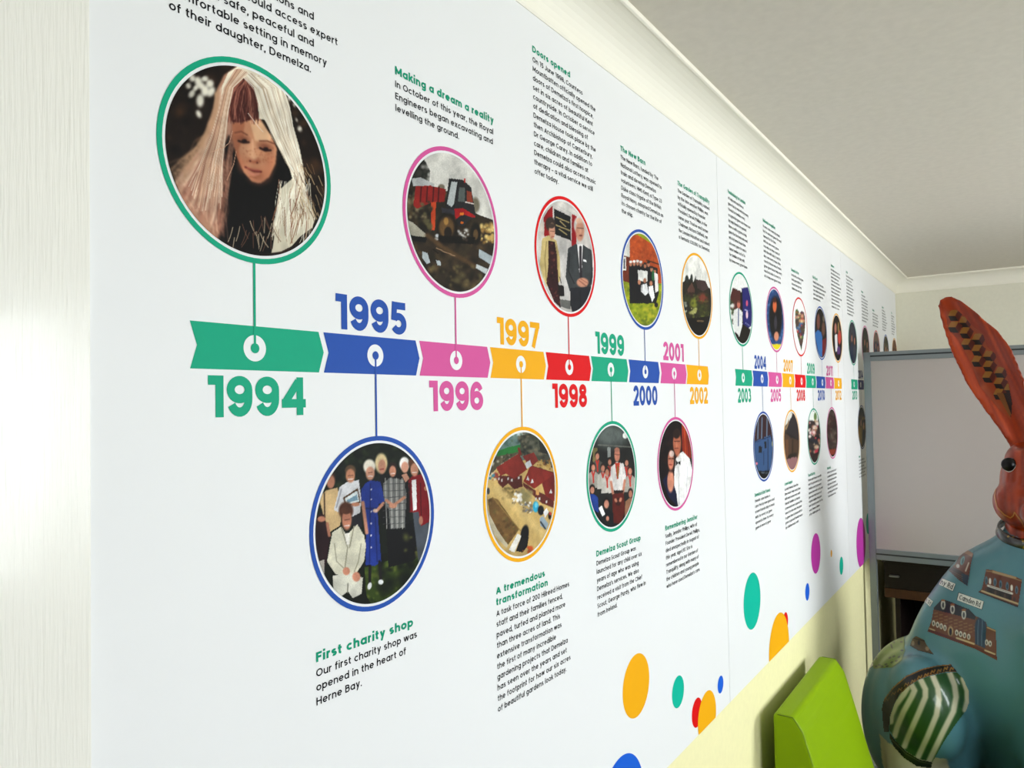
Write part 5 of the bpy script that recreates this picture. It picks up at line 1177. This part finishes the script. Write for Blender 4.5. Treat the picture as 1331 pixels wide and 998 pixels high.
# the same stocking on the other knee and the same cubes in the other ear
for o_ in list(hare.children):
    nm = o_.name.split('.')[0]
    if nm in ('striped_stocking', 'stocking_band', 'stocking_hem', 'ear_cubes'):
        me = o_.data.copy(); me.transform(Matrix.Translation((0, -.04 if nm == 'ear_cubes' else 0, 0)) @ Matrix.Diagonal((1, -1, 1, 1))); me.flip_normals()
        c_ = link(nm, me, hare)
        if 'label' in o_: c_['label'] = o_['label']
# eye and collar
def hit(u, v):
    d_ = Vector(ROT @ np.array([u - CX, -(v - CY), -FPX])).normalized()
    h_, n_, _, _ = bvh.ray_cast(Vector(CAM), d_)
    return h_, (n_ if n_.dot(d_) < 0 else -n_), d_
def ball(name, c, r, m, parent, sc=(1, 1, 1)):
    b_ = bmesh.new(); bmesh.ops.create_uvsphere(b_, u_segments=24, v_segments=16, radius=1, matrix=Matrix.Diagonal((r * sc[0], r * sc[1], r * sc[2], 1)))
    me = bpy.data.meshes.new(name); b_.to_mesh(me); b_.free(); me.materials.append(m)
    me.polygons.foreach_set('use_smooth', [True] * len(me.polygons))
    return link(name, me, parent, c)
EYEW = mat('eye white paint', (226, 222, 214), .15, .5, coat=1); EYEB = mat('black eye paint', (5, 5, 6), .3, .25)
for s in (1, -1):
    h_, n_, d_ = hit(1315, 605)
    loc_ = h_ - Vector((HX, HY, .16)) - d_ * -.006
    if s < 0: loc_ = Vector((loc_.x, -loc_.y - .03, loc_.z))
    e_ = ball('eye', loc_, .027, EYEW, hare, (.7, 1, .88))
    ball('pupil', Vector((-.008, .007 * s, .004)), .0225, EYEB, e_, (.7, 1, 1))
COLL = mat('black and gold collar', (20, 16, 12), .3, .5, coat=.6)
nt = COLL.node_tree; vor = nt.nodes.new('ShaderNodeTexVoronoi'); vor.inputs['Scale'].default_value = 60; rp = nt.nodes.new('ShaderNodeValToRGB')
rp.color_ramp.elements[0].color = (*lin((150, 120, 40)), 1); rp.color_ramp.elements[1].color = (*lin((18, 15, 12)), 1); rp.color_ramp.elements[0].position = .18; rp.color_ramp.elements[1].position = .3
tcn = nt.nodes.new('ShaderNodeTexCoord'); nt.links.new(tcn.outputs['Object'], vor.inputs['Vector']); nt.links.new(vor.outputs['Distance'], rp.inputs['Fac']); nt.links.new(rp.outputs['Color'], nt.nodes['Principled BSDF'].inputs['Base Color'])
V, F = [], []
for k in range(48):
    t = 2 * math.pi * k / 48
    for (r, dz) in ((.100, .015), (.106, .011), (.112, -.012), (.104, -.017)):
        x = 3.062 + (r + .004) * math.cos(t); y = HY + r * math.sin(t)
        V.append((x - HX, y - HY, 1.243 + dz + .30 * (x - 3.062) - .16))
for k in range(48):
    for j in range(4):
        a, b = k * 4 + j, k * 4 + (j + 1) % 4; c, d = ((k + 1) % 48) * 4 + (j + 1) % 4, ((k + 1) % 48) * 4 + j
        F.append((a, b, c, d))
link('collar', mesh('collar', V, F, COLL, True), hare)
pl = boxes('display_plinth', [((HX - .32, HY - .55, 0), (HX + .36, HY + .55, .1585))], mat('black plinth', (26, 26, 27), .5, .4), bevel=.006)
pl['label'] = 'low black plinth under the painted hare sculpture'; pl['category'] = 'plinth'
